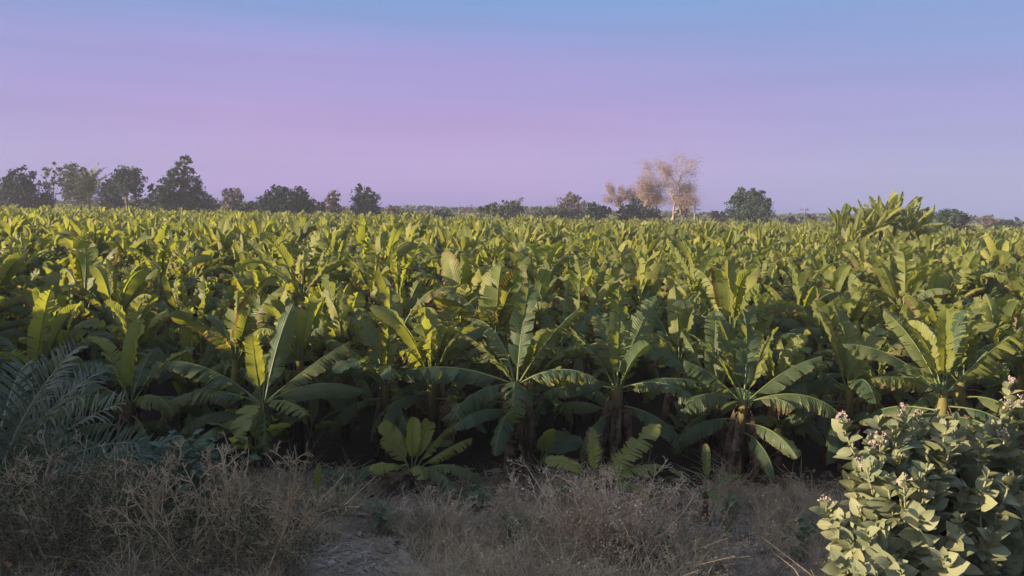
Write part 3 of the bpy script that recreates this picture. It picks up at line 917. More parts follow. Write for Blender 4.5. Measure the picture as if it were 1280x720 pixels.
far_tree('dome_tree', 358, 231, 66, 150, 'dark', 'dark smooth dome shaped tree left of the middle', [(0, .72, .72, .27), (-.5, .58, .55, .27), (.5, .55, .55, .3), (0, .4, 1.0, .3)], n=3800, seed=13)
far_tree('broadleaf_tree', 416, 238, 24, 165, 'mauve', 'small grey tree just left of the narrow upright green tree', [(0, .8, .6, .18), (-.2, .5, .9, .3)], n=900, seed=14)
far_tree('bush', 397, 249, 22, 160, 'mid', 'low grey green bush touching the right side of the dark dome', [(0, .7, .9, .28)], n=500, seed=15, cat='bush')
far_tree('broadleaf_tree', 457, 230, 36, 155, 'mid', 'narrow upright green tree with ragged top, left of the open gap in the treeline', [(-.3, .83, .4, .17), (.25, .7, .6, .22), (-.2, .5, .8, .3), (.2, .35, .9, .2)], n=2000, seed=16)
far_tree('bush', 492, 257, 20, 165, 'mauve', 'small rounded bush right of the narrow upright green tree', [(0, .7, .9, .28)], n=400, seed=17, cat='bush')
far_tree('bush', 511, 262, 16, 165, 'olive', 'smallest bush in the open gap of the treeline', [(0, .7, .9, .28)], n=300, seed=18, cat='bush')
far_tree('bush', 556, 262, 44, 150, 'dark', 'low dark bush barely rising over the field near the middle', [(0, .7, .9, .28), (-.4, .55, .6, .35)], n=900, seed=19, cat='bush')
branch_tree('bare_tree', 588, 255, 22, 180, 'little leafless tree left of the flat topped olive bush', 1, 'mauve', M_BARK_PALE, 160, 3)
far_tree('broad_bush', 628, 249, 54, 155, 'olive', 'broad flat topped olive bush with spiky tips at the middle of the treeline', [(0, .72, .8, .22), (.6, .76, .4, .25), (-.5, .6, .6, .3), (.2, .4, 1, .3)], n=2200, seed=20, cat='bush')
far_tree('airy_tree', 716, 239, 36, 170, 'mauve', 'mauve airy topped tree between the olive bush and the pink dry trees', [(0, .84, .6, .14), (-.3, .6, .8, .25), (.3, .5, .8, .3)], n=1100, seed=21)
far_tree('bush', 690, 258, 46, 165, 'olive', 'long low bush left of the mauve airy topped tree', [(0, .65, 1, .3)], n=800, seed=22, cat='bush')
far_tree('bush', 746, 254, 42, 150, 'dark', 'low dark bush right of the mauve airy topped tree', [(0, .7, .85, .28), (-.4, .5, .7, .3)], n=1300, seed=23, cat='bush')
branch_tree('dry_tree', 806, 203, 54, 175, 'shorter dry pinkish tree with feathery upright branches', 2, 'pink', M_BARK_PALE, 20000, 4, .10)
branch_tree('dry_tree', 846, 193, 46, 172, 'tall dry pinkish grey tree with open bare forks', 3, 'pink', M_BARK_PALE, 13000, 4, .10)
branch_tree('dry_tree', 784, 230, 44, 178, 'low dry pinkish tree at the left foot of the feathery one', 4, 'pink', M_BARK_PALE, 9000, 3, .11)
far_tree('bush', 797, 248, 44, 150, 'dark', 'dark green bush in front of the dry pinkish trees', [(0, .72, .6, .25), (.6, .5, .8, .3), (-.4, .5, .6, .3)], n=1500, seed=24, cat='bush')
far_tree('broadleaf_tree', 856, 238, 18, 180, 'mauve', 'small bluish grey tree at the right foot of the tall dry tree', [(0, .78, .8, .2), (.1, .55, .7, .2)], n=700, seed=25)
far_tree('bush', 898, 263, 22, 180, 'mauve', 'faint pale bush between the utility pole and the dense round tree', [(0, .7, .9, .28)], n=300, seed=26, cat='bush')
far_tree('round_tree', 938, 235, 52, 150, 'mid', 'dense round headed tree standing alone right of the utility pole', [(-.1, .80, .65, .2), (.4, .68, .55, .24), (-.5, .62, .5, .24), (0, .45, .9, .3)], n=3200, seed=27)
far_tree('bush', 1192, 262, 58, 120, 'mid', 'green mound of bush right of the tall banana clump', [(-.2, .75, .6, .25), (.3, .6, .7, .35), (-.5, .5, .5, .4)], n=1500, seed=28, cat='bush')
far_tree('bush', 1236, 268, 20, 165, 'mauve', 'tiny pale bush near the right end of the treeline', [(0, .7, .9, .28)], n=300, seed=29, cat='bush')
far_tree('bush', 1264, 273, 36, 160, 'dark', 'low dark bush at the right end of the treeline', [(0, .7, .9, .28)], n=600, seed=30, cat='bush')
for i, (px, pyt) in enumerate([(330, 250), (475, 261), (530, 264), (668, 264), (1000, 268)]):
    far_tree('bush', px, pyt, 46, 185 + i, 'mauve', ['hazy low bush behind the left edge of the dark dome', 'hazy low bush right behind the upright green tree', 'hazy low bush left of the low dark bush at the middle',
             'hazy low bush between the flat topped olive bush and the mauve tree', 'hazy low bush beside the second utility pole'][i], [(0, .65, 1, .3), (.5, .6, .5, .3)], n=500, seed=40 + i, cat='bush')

mb = MB(); rg = np.random.default_rng(5)
n = 9000
x = rg.uniform(-260, 260, n); yy = rg.uniform(330, 350, n)
hh = 4.2 + 1.6 * (np.sin(x * .11) * .3 + np.sin(x * .043 + 1) * .3 + .5)
C = np.stack([x, yy, rg.random(n) ** .6 * hh], -1)
X = rg.normal(size=(n, 3)); X /= np.linalg.norm(X, axis=1, keepdims=True)
Y = np.cross(X, rg.normal(size=(n, 3))); Y /= np.linalg.norm(Y, axis=1, keepdims=True)
quads(mb, C, X * 1.1, Y * .7, 0, rg.random((n, 2)))
o = mb.obj('far_scrub', TM['olive']); tag(o, 'low belt of scrub on the horizon behind the plantation', 'scrub', None, 'stuff')

# ---- utility poles
M_POLE = mat_simple('pole_concrete', (0.20, 0.18, 0.17), (0.28, 0.26, 0.24), 4.0, 0.8, 0.2)
def pole(px, pyt, dist, label):
    top = at(px, pyt, dist)
    r = empty('utility_pole', (top.x, dist, -0.05))
    b = MB(); tube(b, [(0, 0, 0), (0, 0, top.z * .5), (0, 0, top.z)], [0.2, 0.17, 0.13], 8); b.obj('pole', M_POLE, r)
    for z, w in ((top.z - 0.7, 1.1), (top.z - 1.7, 1.3)):
        b = MB(); tube(b, [(-w, 0.14, z), (0, 0.14, z), (w, 0.14, z)], 0.08, 4); c = b.obj('crossarm', M_POLE, r)
        b = MB()
        for s in (-.9, -.45, .45, .9):
            tube(b, [(s * w, .14, z + .06), (s * w, .14, z + .18), (s * w, .14, z + .34)], [.05, .09, .03], 6)
        b.obj('insulator', M_POLE, c)
    tag(r, label, 'utility pole', 'utility poles at the horizon')
pole(869, 252, 175, 'thin utility pole with crossarms right of the tall dry tree')
pole(1007, 258, 180, 'thin utility pole just left of the tall banana clump')

# ------------------------------------------------------------------ date palms
M_FROND = mat_simple('date_frond', (0.036, 0.062, 0.042), (0.085, 0.112, 0.070), 9.0, 0.5, 0.35, 0.18, (0.14, 0.18, 0.07), 0.2, 0.01, (0.06, 0.085, 0.075))
M_RACHIS = mat_simple('date_rachis', (0.15, 0.15, 0.08), (0.24, 0.22, 0.12), 12.0, 0.5, 0.3)
M_TRUNK_P = mat_simple('date_trunk', (0.08, 0.062, 0.046), (0.17, 0.13, 0.095), 7.0, 0.9, 0.1, 0, None, 0.8, 0.05)


def frond_into(mb, base, az, L, elev, bend, rg, nl=46, leafl=0.42, width=0.016, side=0.0, ms=(0, 1), roll=0.0):
    n = 26
    s = np.linspace(0, 1, n)
    e = elev - bend * s ** 1.5
    a = az + side * s ** 2
    T = np.stack([np.cos(e) * np.cos(a), np.cos(e) * np.sin(a), np.sin(e)], -1)
    P = np.concatenate([[np.zeros(3)], np.cumsum((T[:-1] + T[1:]) * .5 * (L / (n - 1)), 0)]) + np.asarray(base)
    tube(mb, P, 0.018 * (1 - s) ** 0.8 * min(1.6, L / 2) + 0.003, 5, ms[1])
    S = np.stack([-np.sin(a), np.cos(a), 0 * a], -1)
    N = np.cross(T, S)
    c, sn = math.cos(roll), math.sin(roll)
    S, N = S * c + N * sn, N * c - S * sn
    for sg in (1, -1):
        k = np.linspace(0.16, 0.99, nl) + rg.normal(0, .004, nl)
        idx = np.clip(k, 0, 1) * (n - 1)
        i0 = np.clip(idx.astype(int), 0, n - 2); fr = (idx - i0)[:, None]
        C = P[i0] * (1 - fr) + P[i0 + 1] * fr
        t, ss, nn = T[i0], S[i0], N[i0]
        ll = leafl * (np.sin(math.pi * np.clip(0.12 + 0.80 * k, 0, 1)) ** 0.6) * rg.uniform(.85, 1.1, nl)
        up = 0.40 + rg.normal(0, .30, nl)
        D = t * 0.62 + ss * sg * 0.9 + nn * up[:, None]
        D /= np.linalg.norm(D, axis=1, keepdims=True)
        Wd = np.cross(D, nn); Wd /= np.linalg.norm(Wd, axis=1, keepdims=True)
        w = width * rg.uniform(.8, 1.15, nl)[:, None]
        sag = np.array([0, 0, -1.0]) * (ll * rg.uniform(0.03, 0.16, nl))[:, None]
        p0, p1, p2 = C, C + D * ll[:, None] * .55 - sag * .1, C + D * ll[:, None] + sag
        fold = nn * w * 0.5
        V = np.stack([p0 - Wd * w * .5, p0 + Wd * w * .5, p1 - Wd * w, p1 + Wd * w, p2 - Wd * w * .1, p2 + Wd * w * .1], 1).reshape(-1, 3)
        b = np.arange(nl)[:, None, None] * 6
        mb.add(V, (b + np.array([[0, 1, 3, 2], [2, 3, 5, 4]])[None]).reshape(-1, 4), None, (0.5, 0.5), ms[0])


M_FROND_FAR = mat_simple('old_palm_frond', (0.075, 0.09, 0.055), (0.14, 0.15, 0.085), 1.0, 0.55, 0.3, 0.1, None, 0)


def far_palm(px, pyt, wpx, dist, label):
    rg = np.random.default_rng(42)
    top = at(px, pyt, dist); w = wpx / FOC * dist; Lf = w * 0.66
    h = top.z - Lf * 0.98
    r = empty('date_palm', (top.x, dist, -0.05))
    b = MB(); k = np.linspace(0, 1, 24)
    tube(b, np.stack([0 * k, 0 * k, k * h], -1), 0.30 + 0.035 * np.sin(np.arange(24) * 2.6), 9); b.obj('trunk', M_TRUNK_P, r)
    for i in range(40):
        b = MB(); g = i / 39
        frond_into(b, (0, 0, h), i * 2.4, Lf * rg.uniform(.9, 1.08), R(86 - 105 * g + rg.normal(0, 6)), R(34 + 26 * rg.random()), rg, 26, 0.9, 0.09)
        b.obj('frond', [M_FROND_FAR, M_FROND_FAR], r)
    tag(r, label, 'palm tree', GT)
far_palm(110, 202, 66, 146, 'date palm with a full round head of fronds in the left part of the treeline')

pr = empty('young_date_palm', (-5.55, 8.3, gz(-5.55, 8.3) - .1))
b = MB(); k = np.linspace(0, 1, 12)
tube(b, np.stack([0 * k, 0 * k, k * .55 - .05], -1), 0.17 + .03 * np.sin(np.arange(12) * 2.5), 10); b.obj('trunk', M_TRUNK_P, pr)
rg = np.random.default_rng(8)
for (az, el, bd, L, sd, ro) in [(18, 62, 30, 2.15, 0, 0.5), (-4, 50, 34, 2.3, 0, 0.9), (-14, 34, 34, 2.2, 0.1, 0.7), (60, 70, 40, 2.3, 0, 0.2), (100, 74, 40, 2.2, 0, 0), (150, 62, 50, 2.3, 0, 0),
                            (200, 50, 50, 2.1, 0, 0), (330, 60, 55, 2.0, 0, 0.8), (30, 40, 45, 2.2, 0, 0.5), (-30, 22, 35, 1.9, 0, .5), (45, 80, 25, 2.3, 0, 0.4), (240, 60, 60, 2.0, 0, 0), (-10, 70, 32, 2.2, 0, 0.7), (8, 24, 30, 2.0, 0, .6)]:
    b = MB()
    frond_into(b, (0, 0, .45), R(az + rg.normal(0, 4)), L * .86, R(el - 6), R(bd + 8), rg, 46, 0.40, 0.013, sd, (0, 1), ro)
    b.obj('frond', [M_FROND, M_RACHIS], pr)
tag(pr, 'young date palm with grey green feather fronds at the left edge, behind the dry bushes', 'palm')

# ------------------------------------------------------------------ dry twiggy bushes in front
M_TWIG = mat_simple('dry_twigs', (0.32, 0.24, 0.145), (0.50, 0.385, 0.24), 14.0, 0.85, 0.1, 0, None, 0, 0, (0.24, 0.175, 0.11))
M_TWIGLEAF = mat_simple('small_dull_leaves', (0.055, 0.066, 0.035), (0.12, 0.12, 0.06), 12.0, 0.7, 0.2, 0.2, None, 0)


def twig_bush(name, px, py_top, y, width, label, seed, nstem=46, leafn=2500, leaf_frac=0.6, up=0.55, group='dry bushes in the foreground', mats=(None, None), rad=1.0, lev_n=(9, 5, 3)):
    rg = np.random.default_rng(4000 + seed)
    top = at(px, py_top, y)
    z0 = gz(top.x, y)
    H = top.z - z0
    r = empty(name, (top.x, y, z0 - .02))
    st, tw, lf = MB(), MB(), MB()
    A, D, Ln = [], [], []
    for i in range(nstem):
        az = rg.uniform(0, 6.28); rr = rg.random() ** .5
        base = np.array([math.cos(az) * rr * width * .22, math.sin(az) * rr * width * .18, 0])
        d = np.array([math.cos(az) * rr * width * .5 / H * 1.1, math.sin(az) * rr * width * .42 / H, 1.0])
        d += rg.normal(0, .12, 3); d /= np.linalg.norm(d)
        L = H * rg.uniform(.62, 1.02) / max(.55, d[2])
        n = 8
        P = [base]
        dd = d.copy()
        for k in range(n):
            dd = dd + rg.normal(0, .09, 3); dd /= np.linalg.norm(dd)
            P.append(P[-1] + dd * L / n)
        P = np.array(P)
        tube(st, P, np.linspace(.0075, .0022, n + 1) * rad, 4)
        for q in range(lev_n[0]):
            t = rg.uniform(.18, 1) * n; i0 = min(n - 1, int(t))
            A.append(P[i0] + (P[i0 + 1] - P[i0]) * (t - i0)); D.append(P[i0 + 1] - P[i0]); Ln.append(H * rg.uniform(.12, .34) * (1.1 - t / n * .5))
    A, D, Ln = np.array(A), np.array(D), np.array(Ln)
    rad0 = .0034 * rad
    tips = []
    for lev in range(3):
        D /= np.linalg.norm(D, axis=1, keepdims=True)
        side = rg.normal(size=D.shape); side -= D * np.sum(side * D, 1, keepdims=True); side /= np.linalg.norm(side, axis=1, keepdims=True)
        dd = D * .55 + side * .75 + np.array([0, 0, .12 if lev else .2]); dd /= np.linalg.norm(dd, axis=1, keepdims=True)
        mid = A + dd * Ln[:, None] * .5
        d2 = dd + rg.normal(0, .22, dd.shape); d2 /= np.linalg.norm(d2, axis=1, keepdims=True)
        end = mid + d2 * Ln[:, None] * .5
        segs(tw, A, mid, rad0, rad0 * .8); segs(tw, mid, end, rad0 * .8, rad0 * .5)
        tips.append(end); tips.append(mid)
        if lev == 2:
            break
        nb = lev_n[lev + 1]
        f = rg.uniform(.15, 1, (len(A), nb, 1))
        A2 = (mid[:, None] + (end - A)[:, None] * (f - .5)).reshape(-1, 3)
        D = np.repeat(d2, nb, 0); Ln = np.repeat(Ln, nb) * rg.uniform(.3, .62, len(A2)); A = A2
        rad0 *= .72
    st.obj('stem', mats[0] or M_TWIG, r); tw.obj('twig', mats[0] or M_TWIG, r)
    if leafn:
        Tp = np.concatenate(tips)
        Tp = Tp[Tp[:, 2] < H * leaf_frac]
        C = Tp[rg.integers(0, len(Tp), leafn)] + rg.normal(0, .03, (leafn, 3))
        X = rg.normal(size=(leafn, 3)); X /= np.linalg.norm(X, axis=1, keepdims=True)
        Y = np.cross(X, rg.normal(size=(leafn, 3))); Y /= np.linalg.norm(Y, axis=1, keepdims=True)
        s = rg.uniform(.008, .020, (leafn, 1))
        quads(lf, C, X * s, Y * s * .5)
        lf.obj('foliage', mats[1] or M_TWIGLEAF, r)
    return tag(r, label, 'bush', group)

twig_bush('dry_bush', 78, 566, 7.1, 1.75, 'big rounded dry twiggy bush in the bottom left corner, greener inside', 1, 52, 16000, .85, rad=1.6, lev_n=(7, 4, 2))
twig_bush('dry_bush', 285, 566, 7.0, 1.60, 'open dry bush of branching tan twigs, right one of the two at bottom left', 2, 42, 7000, .6, rad=1.8, lev_n=(7, 4, 2))
M_PINKSTRAW = mat_simple('pale_straw', (0.46, 0.345, 0.24), (0.66, 0.52, 0.38), 9.0, 0.85, 0.1, 0.15, None, 0, 0, (0.34, 0.25, 0.17))
M_STRAW = mat_simple('straw', (0.36, 0.285, 0.18), (0.56, 0.46, 0.31), 9.0, 0.85, 0.1, 0.1, None, 0, 0, (0.20, 0.165, 0.125))
twig_bush('straw_bush', 768, 590, 7.9, 1.05, 'feathery straw coloured bush in front of the sucker with the bleached leaf', 3, 46, 3600, .95, mats=(M_PINKSTRAW, M_PINKSTRAW), rad=1.5, lev_n=(9, 4, 2))
twig_bush('straw_weed', 955, 612, 8.8, 0.75, 'sparse dry weed on the bare soil at the foot of the leaning plant', 4, 14, 300, .9, mats=(M_STRAW, M_STRAW), rad=.8, lev_n=(6, 3, 2))
twig_bush('straw_weed', 1060, 690, 7.0, 0.6, 'low dry weed tangled at the left foot of the flowering shrub', 5, 18, 500, .9, mats=(M_TWIG, M_STRAW), rad=.8, lev_n=(6, 4, 2))
twig_bush('straw_weed', 560, 655, 8.4, 1.1, 'low dry weed patch in front of the low bushy sucker', 6, 30, 400, .9, mats=(M_TWIG, M_STRAW), rad=.75, lev_n=(6, 3, 2))
twig_bush('straw_weed', 690, 640, 8.6, 0.9, 'low grey weed patch left of the feathery straw bush', 7, 24, 300, .9, mats=(M_TWIG, M_STRAW), rad=.75, lev_n=(6, 3, 2))
twig_bush('straw_weed', 880, 668, 7.6, 0.9, 'low pale weed patch right of the feathery straw bush', 8, 26, 500, .9, mats=(M_STRAW, M_STRAW), rad=.75, lev_n=(6, 3, 2))

rw = random.Random(31)
for q, (px, py, yy, lab) in enumerate([
    
    (620, 690, 7.2, 'spreading dry weed at the bottom edge below the low bushy sucker'), (720, 700, 6.9, 'dry weed at the bottom edge left under the feathery straw bush'),
    (840, 640, 8.4, 'dry weed between the feathery straw bush and the thin stemmed sucker'), 
    (850, 705, 6.8, 'dry weed at the bottom edge right under the feathery straw bush'), 
    (660, 610, 9.6, 'dry weed at the foot of the central banana plant'), (545, 630, 9.4, 'dry weed under the low bushy sucker')]):
    twig_bush('straw_weed', px, py - 14, yy, rw.uniform(.7, 1.2), lab, 20 + q, rw.randint(18, 30), 900, .9, mats=(rw.choice([M_TWIG, M_STRAW, M_PINKSTRAW]), M_STRAW), rad=1.25, lev_n=(6, 3, 2))

# ------------------------------------------------------------------ broad leaved plants
def shrub_leaf(mb, P, D, N, L, W, m=0, var=None, curl=0.25):
    """many broad ovate leaves: P base, D direction, N normal; 4 x 2 quads each"""
    n = len(P)
    S = np.cross(N, D); S /= np.linalg.norm(S, axis=1, keepdims=True)
    N = np.cross(D, S)
    ts = [0.0, .22, .5, .78, 1.0]; ws = [.14, .86, 1.0, .66, .03]
    rows = []
    for t, w in zip(ts, ws):
        c = P + D * (L * t)[:, None] - N * (L * curl * t * t)[:, None]
        half = (W * w * .5)[:, None]
        lift = N * half * .28
        rows += [c - S * half + lift, c, c + S * half + lift]
    V = np.stack(rows, 1).reshape(-1, 3)
    pat = []
    for k in range(4):
        for j in range(2):
            a = k * 3 + j
            pat.append([a, a + 1, a + 4, a + 3])
    pat = np.array(pat)
    u = np.tile(np.array([[t, s] for t in ts for s in (0, .5, 1)], np.float32), (n, 1))
    var = np.full((n, 2), .5) if var is None else var
    mb.add(V, (np.arange(n)[:, None, None] * 15 + pat[None]).reshape(-1, 4), u, np.repeat(var, 15, 0), m)


def mat_shrub(name, c1, c2, c3, rough=0.6):
    t = NT(name)
    uv, u, v = t.uv('leafuv')
    _, a, b = t.uv('var')
    n = t.noise(t.world_coord(), 25.0, 3)
    c = t.mix(a, c1, c2)
    c = t.mix(t.maprange(b, .95, .99, 0, .8), c, c3)
    c = t.mix(t.maprange(n, .5, .8, 0, .3), c, (0.16, 0.17, 0.12))
    rib = t.math('LESS_THAN', t.math('ABSOLUTE', t.math('SUBTRACT', v, .5)), 0.045)
    c = t.mix(t.math('MULTIPLY', rib, .5), c, (0.25, 0.27, 0.17))
    return t.surface(c, rough, 0.25, 0.25, t.mix(.5, c, (0.25, 0.28, 0.05)), t.bump(n, .2, .01))

M_CAL = mat_shrub('milkweed_leaf', (0.135, 0.158, 0.092), (0.245, 0.255, 0.15), (0.36, 0.30, 0.15))
M_CALST = mat_simple('milkweed_stem', (0.17, 0.18, 0.11), (0.27, 0.26, 0.17), 12.0, 0.7, 0.2)
M_PETAL = mat_simple('milkweed_flower', (0.30, 0.225, 0.225), (0.45, 0.37, 0.35), 30.0, 0.7, 0.2, 0.2, None, 0, 0, (0.42, 0.25, 0.33))
M_BUD = mat_simple('milkweed_bud', (0.28, 0.30, 0.18), (0.42, 0.38, 0.30), 30.0, 0.7, 0.2)
M_WEED = mat_shrub('weed_leaf', (0.035, 0.07, 0.045), (0.07, 0.115, 0.065), (0.15, 0.17, 0.06), 0.5)


def milkweed(name, px, y, tips, label, seed, group=None):
    rg = np.random.default_rng(5000 + seed)
    b0 = at(px, 700, y)
    z0 = gz(b0.x, y)
    r = empty(name, (b0.x, y, z0 - .02))
    sm, lm = MB(), MB()
    P_, D_, N_, L_, W_, V_ = [], [], [], [], [], []
    fl = []
    for (tx, ty, dy, flower) in tips:
        e = at(tx, ty, y + dy)
        e = np.array([e.x - b0.x, dy, e.z - z0])
        base = np.array([rg.normal(0, .10), rg.normal(0, .10), 0.0])
        k = np.linspace(0, 1, 9)[:, None]
        P = base + (e - base) * k
        P[:, :2] += (e - base)[:2] * (np.sqrt(k) - k) * .55        # splay low, then climb
        P += rg.normal(0, .014, P.shape) * (k > 0) * (k < 1)
        tube(sm, P, np.linspace(.017, .005, 9), 6)
        Lt = np.linalg.norm(np.diff(P, axis=0), axis=1).sum()
        npair = int(Lt / 0.058)
        for i in range(npair):
            t = 0.22 + .78 * (i + rg.uniform(-.2, .2)) / npair
            t = min(.995, t) * 8; i0 = min(7, int(t))
            c = P[i0] + (P[i0 + 1] - P[i0]) * (t - i0)
            T = P[i0 + 1] - P[i0]; T /= np.linalg.norm(T)
            a = i * 1.5708 + rg.normal(0, .35)
            ref = np.cross(T, [0.3, 1, .2]); ref /= np.linalg.norm(ref); r2 = np.cross(T, ref)
            for s in (1, -1):
                if rg.random() < 0.12:
                    continue
                o = (ref * math.cos(a) + r2 * math.sin(a)) * s
                lift = rg.uniform(.4, 1.35) + (.5 if i > npair - 4 else 0)
                d = o + T * lift + rg.normal(0, .15, 3); d /= np.linalg.norm(d)
                nn = T - d * float(np.dot(T, d)) + rg.normal(0, .38, 3)
                sz = rg.uniform(.09, .18) * (0.55 + .45 * min(1, (npair - i) / 4))
                P_.append(c); D_.append(d); N_.append(nn); L_.append(sz); W_.append(sz * rg.uniform(.60, .82))
                V_.append((rg.random(), rg.random()))
        if flower:
            for q in range(flower):
                fl.append(P[-1] + (rg.normal(0, .035, 3) if q else 0) + np.array([0, 0, .015 - .03 * q]))
    sm.obj('stem', M_CALST, r)
    shrub_leaf(lm, np.array(P_), np.array(D_), np.array(N_), np.array(L_), np.array(W_), 0, np.array(V_))
    lm.obj('foliage', M_CAL, r)
    for c in fl:
        mb = MB()
        nf = int(rg.integers(10, 16))
        for q in range(nf):
            d = rg.normal(size=3) + np.array([0, 0, .9]); d /= np.linalg.norm(d)
            p = c + d * rg.uniform(.034, .054)
            segs(mb, [c], [p], .0025, .002, 1)
            if rg.random() < .3:
                tube(mb, [p, p + d * .007, p + d * .014], [.004, .008, .002], 6, 1)
                continue
            x = np.cross(d, [.3, .5, .8]); x /= np.linalg.norm(x); yv = np.cross(d, x)
            for j in range(5):
                a = j * 1.2566
                pd = x * math.cos(a) + yv * math.sin(a); pw = np.cross(d, pd)
                v = [p - pw * .003, p + pw * .003, p + pd * .010 + d * .003 + pw * .0055, p + pd * .010 + d * .003 - pw * .0055,
                     p + pd * .016 + d * .009 + pw * .001, p + pd * .016 + d * .009 - pw * .001]
                mb.add(v, [[0, 1, 2, 3], [3, 2, 4, 5]], None, (.5, .5), 0)
            tube(mb, [p, p + d * .006, p + d * .010], [.004, .005, .001], 5, 1)
        mb.obj('flower_cluster', [M_PETAL, M_BUD], r)
    return tag(r, label, 'shrub', group)

tips = [(1052, 522, 0, 1), (1088, 545, .1, 1), (1100, 548, -.1, 2), (1098, 518, .2, 0), (1128, 512, .1, 1), (1076, 580, -.2, 2), (1060, 590, 0, 0), (1033, 628, -.3, 1),
        (1150, 520, .3, 1), (1160, 555, 0, 0), (1128, 560, -.2, 0), (1108, 590, -.4, 0), (1130, 600, -.5, 1), (1170, 600, -.4, 0), (1190, 540, .3, 0),
        (1205, 575, .1, 0), (1150, 640, -.7, 0), (1095, 650, -.6, 0), (1060, 670, -.5, 0), (1200, 640, -.6, 0), (1225, 600, 0, 0), (1110, 700, -.9, 0),
        (1180, 690, -.9, 0), (1050, 640, -.1, 0), (1240, 660, -.5, 0), (1215, 545, .4, 0), (1140, 530, .2, 0), (1178, 575, .0, 0), (1172, 508, .2, 0), (1195, 514, .1, 0), (1212, 522, .2, 0), (1228, 532, 0, 0), (1183, 524, -.1, 0), (1116, 528, 0, 0), (1040, 660, -.4, 0), (1045, 700, -.7, 0), (1075, 715, -.9, 0)]
r_ = random.Random(4)
for q in range(38):
    ty = r_.uniform(545, 715)
    tips.append((r_.uniform(1052 + (20 if ty < 600 else 0), 1262), ty, r_.uniform(-.9, .35) * (ty - 480) / 220, 0 if r_.random() < .95 else 1))
milkweed('milkweed_shrub', 1165, 5.9, tips, 'big grey green shrub with pinkish white flower clusters, bottom right corner', 1, 'flowering milkweed shrubs')
tips = [(1262, 478, .2, 1), (1256, 505, 0, 1), (1278, 500, .1, 1), (1240, 525, -.1, 0), (1290, 520, 0, 1), (1255, 545, -.2, 1), (1280, 560, -.3, 0), (1300, 480, .2, 0), (1310, 540, 0, 0),
        (1268, 590, -.4, 0), (1285, 620, -.5, 1), (1300, 590, -.3, 0), (1265, 650, -.6, 0), (1330, 500, 0, 0)]
for q in range(16):
    tips.append((r_.uniform(1245, 1330), r_.uniform(540, 715), r_.uniform(-.7, .3), 0))
milkweed('milkweed_shrub', 1290, 6.3, tips, 'taller flowering shrub cut by the right edge, behind the big flowering shrub', 2, 'flowering milkweed shrubs')


def weed(px, py_top, y, width, n, label, seed, size=(.08, .16), mat=None):
    rg = np.random.default_rng(6000 + seed)
    t = at(px, py_top, y); z0 = gz(t.x, y); H = t.z - z0
    r = empty('leafy_weed', (t.x, y, z0 - .02))
    sm, lm = MB(), MB()
    C = rg.normal(0, 1, (n, 3)) * np.array([width * .26, width * .22, 0]); C[:, 2] = H * (0.1 + .9 * rg.random(n) ** .7)
    C[:, :2] *= (1.1 - .5 * (C[:, 2:3] / H))
    B = C * np.array([.3, .3, 0])
    M = (B + C) / 2 + np.array([0, 0, .1 * H]) 
    segs(sm, B, M, .005, .004); segs(sm, M, C, .004, .0025)
    sm.obj('stem', M_CALST, r)
    a = rg.uniform(0, 6.28, n); el = rg.normal(.0, .35, n)
    D = np.stack([np.cos(a) * np.cos(el), np.sin(a) * np.cos(el), np.sin(el)], -1)
    N = np.array([0, -.35, 1.0]) + rg.normal(0, .35, (n, 3))
    L = rg.uniform(size[0], size[1], n)
    shrub_leaf(lm, C, D, N, L, L * rg.uniform(.5, .75, n), 0, rg.random((n, 2)) * np.array([1, .9]))
    lm.obj('foliage', mat or M_WEED, r)
    return tag(r, label, 'weed', 'leafy weeds under the banana plants')

weed(225, 545, 9.4, 1.5, 420, 'bluish leafy weed patch between the palm fronds and the left yellow banana leaf', 1)
weed(60, 545, 9.6, 1.6, 300, 'dark leafy weed patch under the young date palm', 2)
weed(600, 612, 10.4, .7, 70, 'small leafy weed at the right foot of the low bushy sucker', 3, (.07, .13))
weed(420, 590, 10.8, .9, 110, 'dark weed patch on the soil in the shade right of the dry bushes', 4, (.07, .14))
for q, (px, py, yy, lab) in enumerate([(475, 628, 9.3, 'small green sprout left of the low bushy sucker'), (640, 640, 8.9, 'small green sprout in the dry weeds below the central plant'),
                                      (915, 618, 9.6, 'small green sprout beside the thin stemmed sucker'), (1005, 640, 8.6, 'small green sprout on the pale soil left of the flowering shrub')]):
    weed(px, py, yy, .35, 34, lab, 30 + q, (.06, .13))
weed(830, 660, 7.9, .4, 40, 'upright green weed among the straw beside the feathery bush', 5, (.06, .12))

# ------------------------------------------------------------------ ground, litter, grass, stones
def mat_ground():
    t = NT('dry_soil')
    p = t.world_coord()
    n1 = t.noise(p, 0.9, 5, .6); n2 = t.noise(p, 7.0, 5, .65); n3 = t.noise(p, 40.0, 3, .6)
    c = t.mix(t.maprange(n1, .35, .65), (0.10, 0.080, 0.068), (0.165, 0.135, 0.115))
    c = t.mix(t.maprange(n2, .45, .7, 0, .7), c, (0.27, 0.235, 0.205))
    c = t.mix(t.maprange(n3, .55, .75, 0, .5), c, (0.06, 0.047, 0.038))
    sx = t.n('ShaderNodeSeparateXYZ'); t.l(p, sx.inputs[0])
    canopy_shade = t.maprange(t.math('ADD', sx.outputs[1], t.math('MULTIPLY', n1, 1.6)), 11.6, 12.5)  # shade under the plants, painted into the soil colour from the front row back
    c = t.mix(canopy_shade, c, t.mix(n2, (0.014, 0.011, 0.009), (0.042, 0.032, 0.025)))
    h = t.math('ADD', n2, t.math('MULTIPLY', n3, .5))
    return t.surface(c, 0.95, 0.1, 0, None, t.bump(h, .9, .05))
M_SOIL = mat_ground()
g1 = np.concatenate([-np.geomspace(3000, 12, 22), np.linspace(-11.5, 11.5, 150), np.geomspace(12, 3000, 22)])
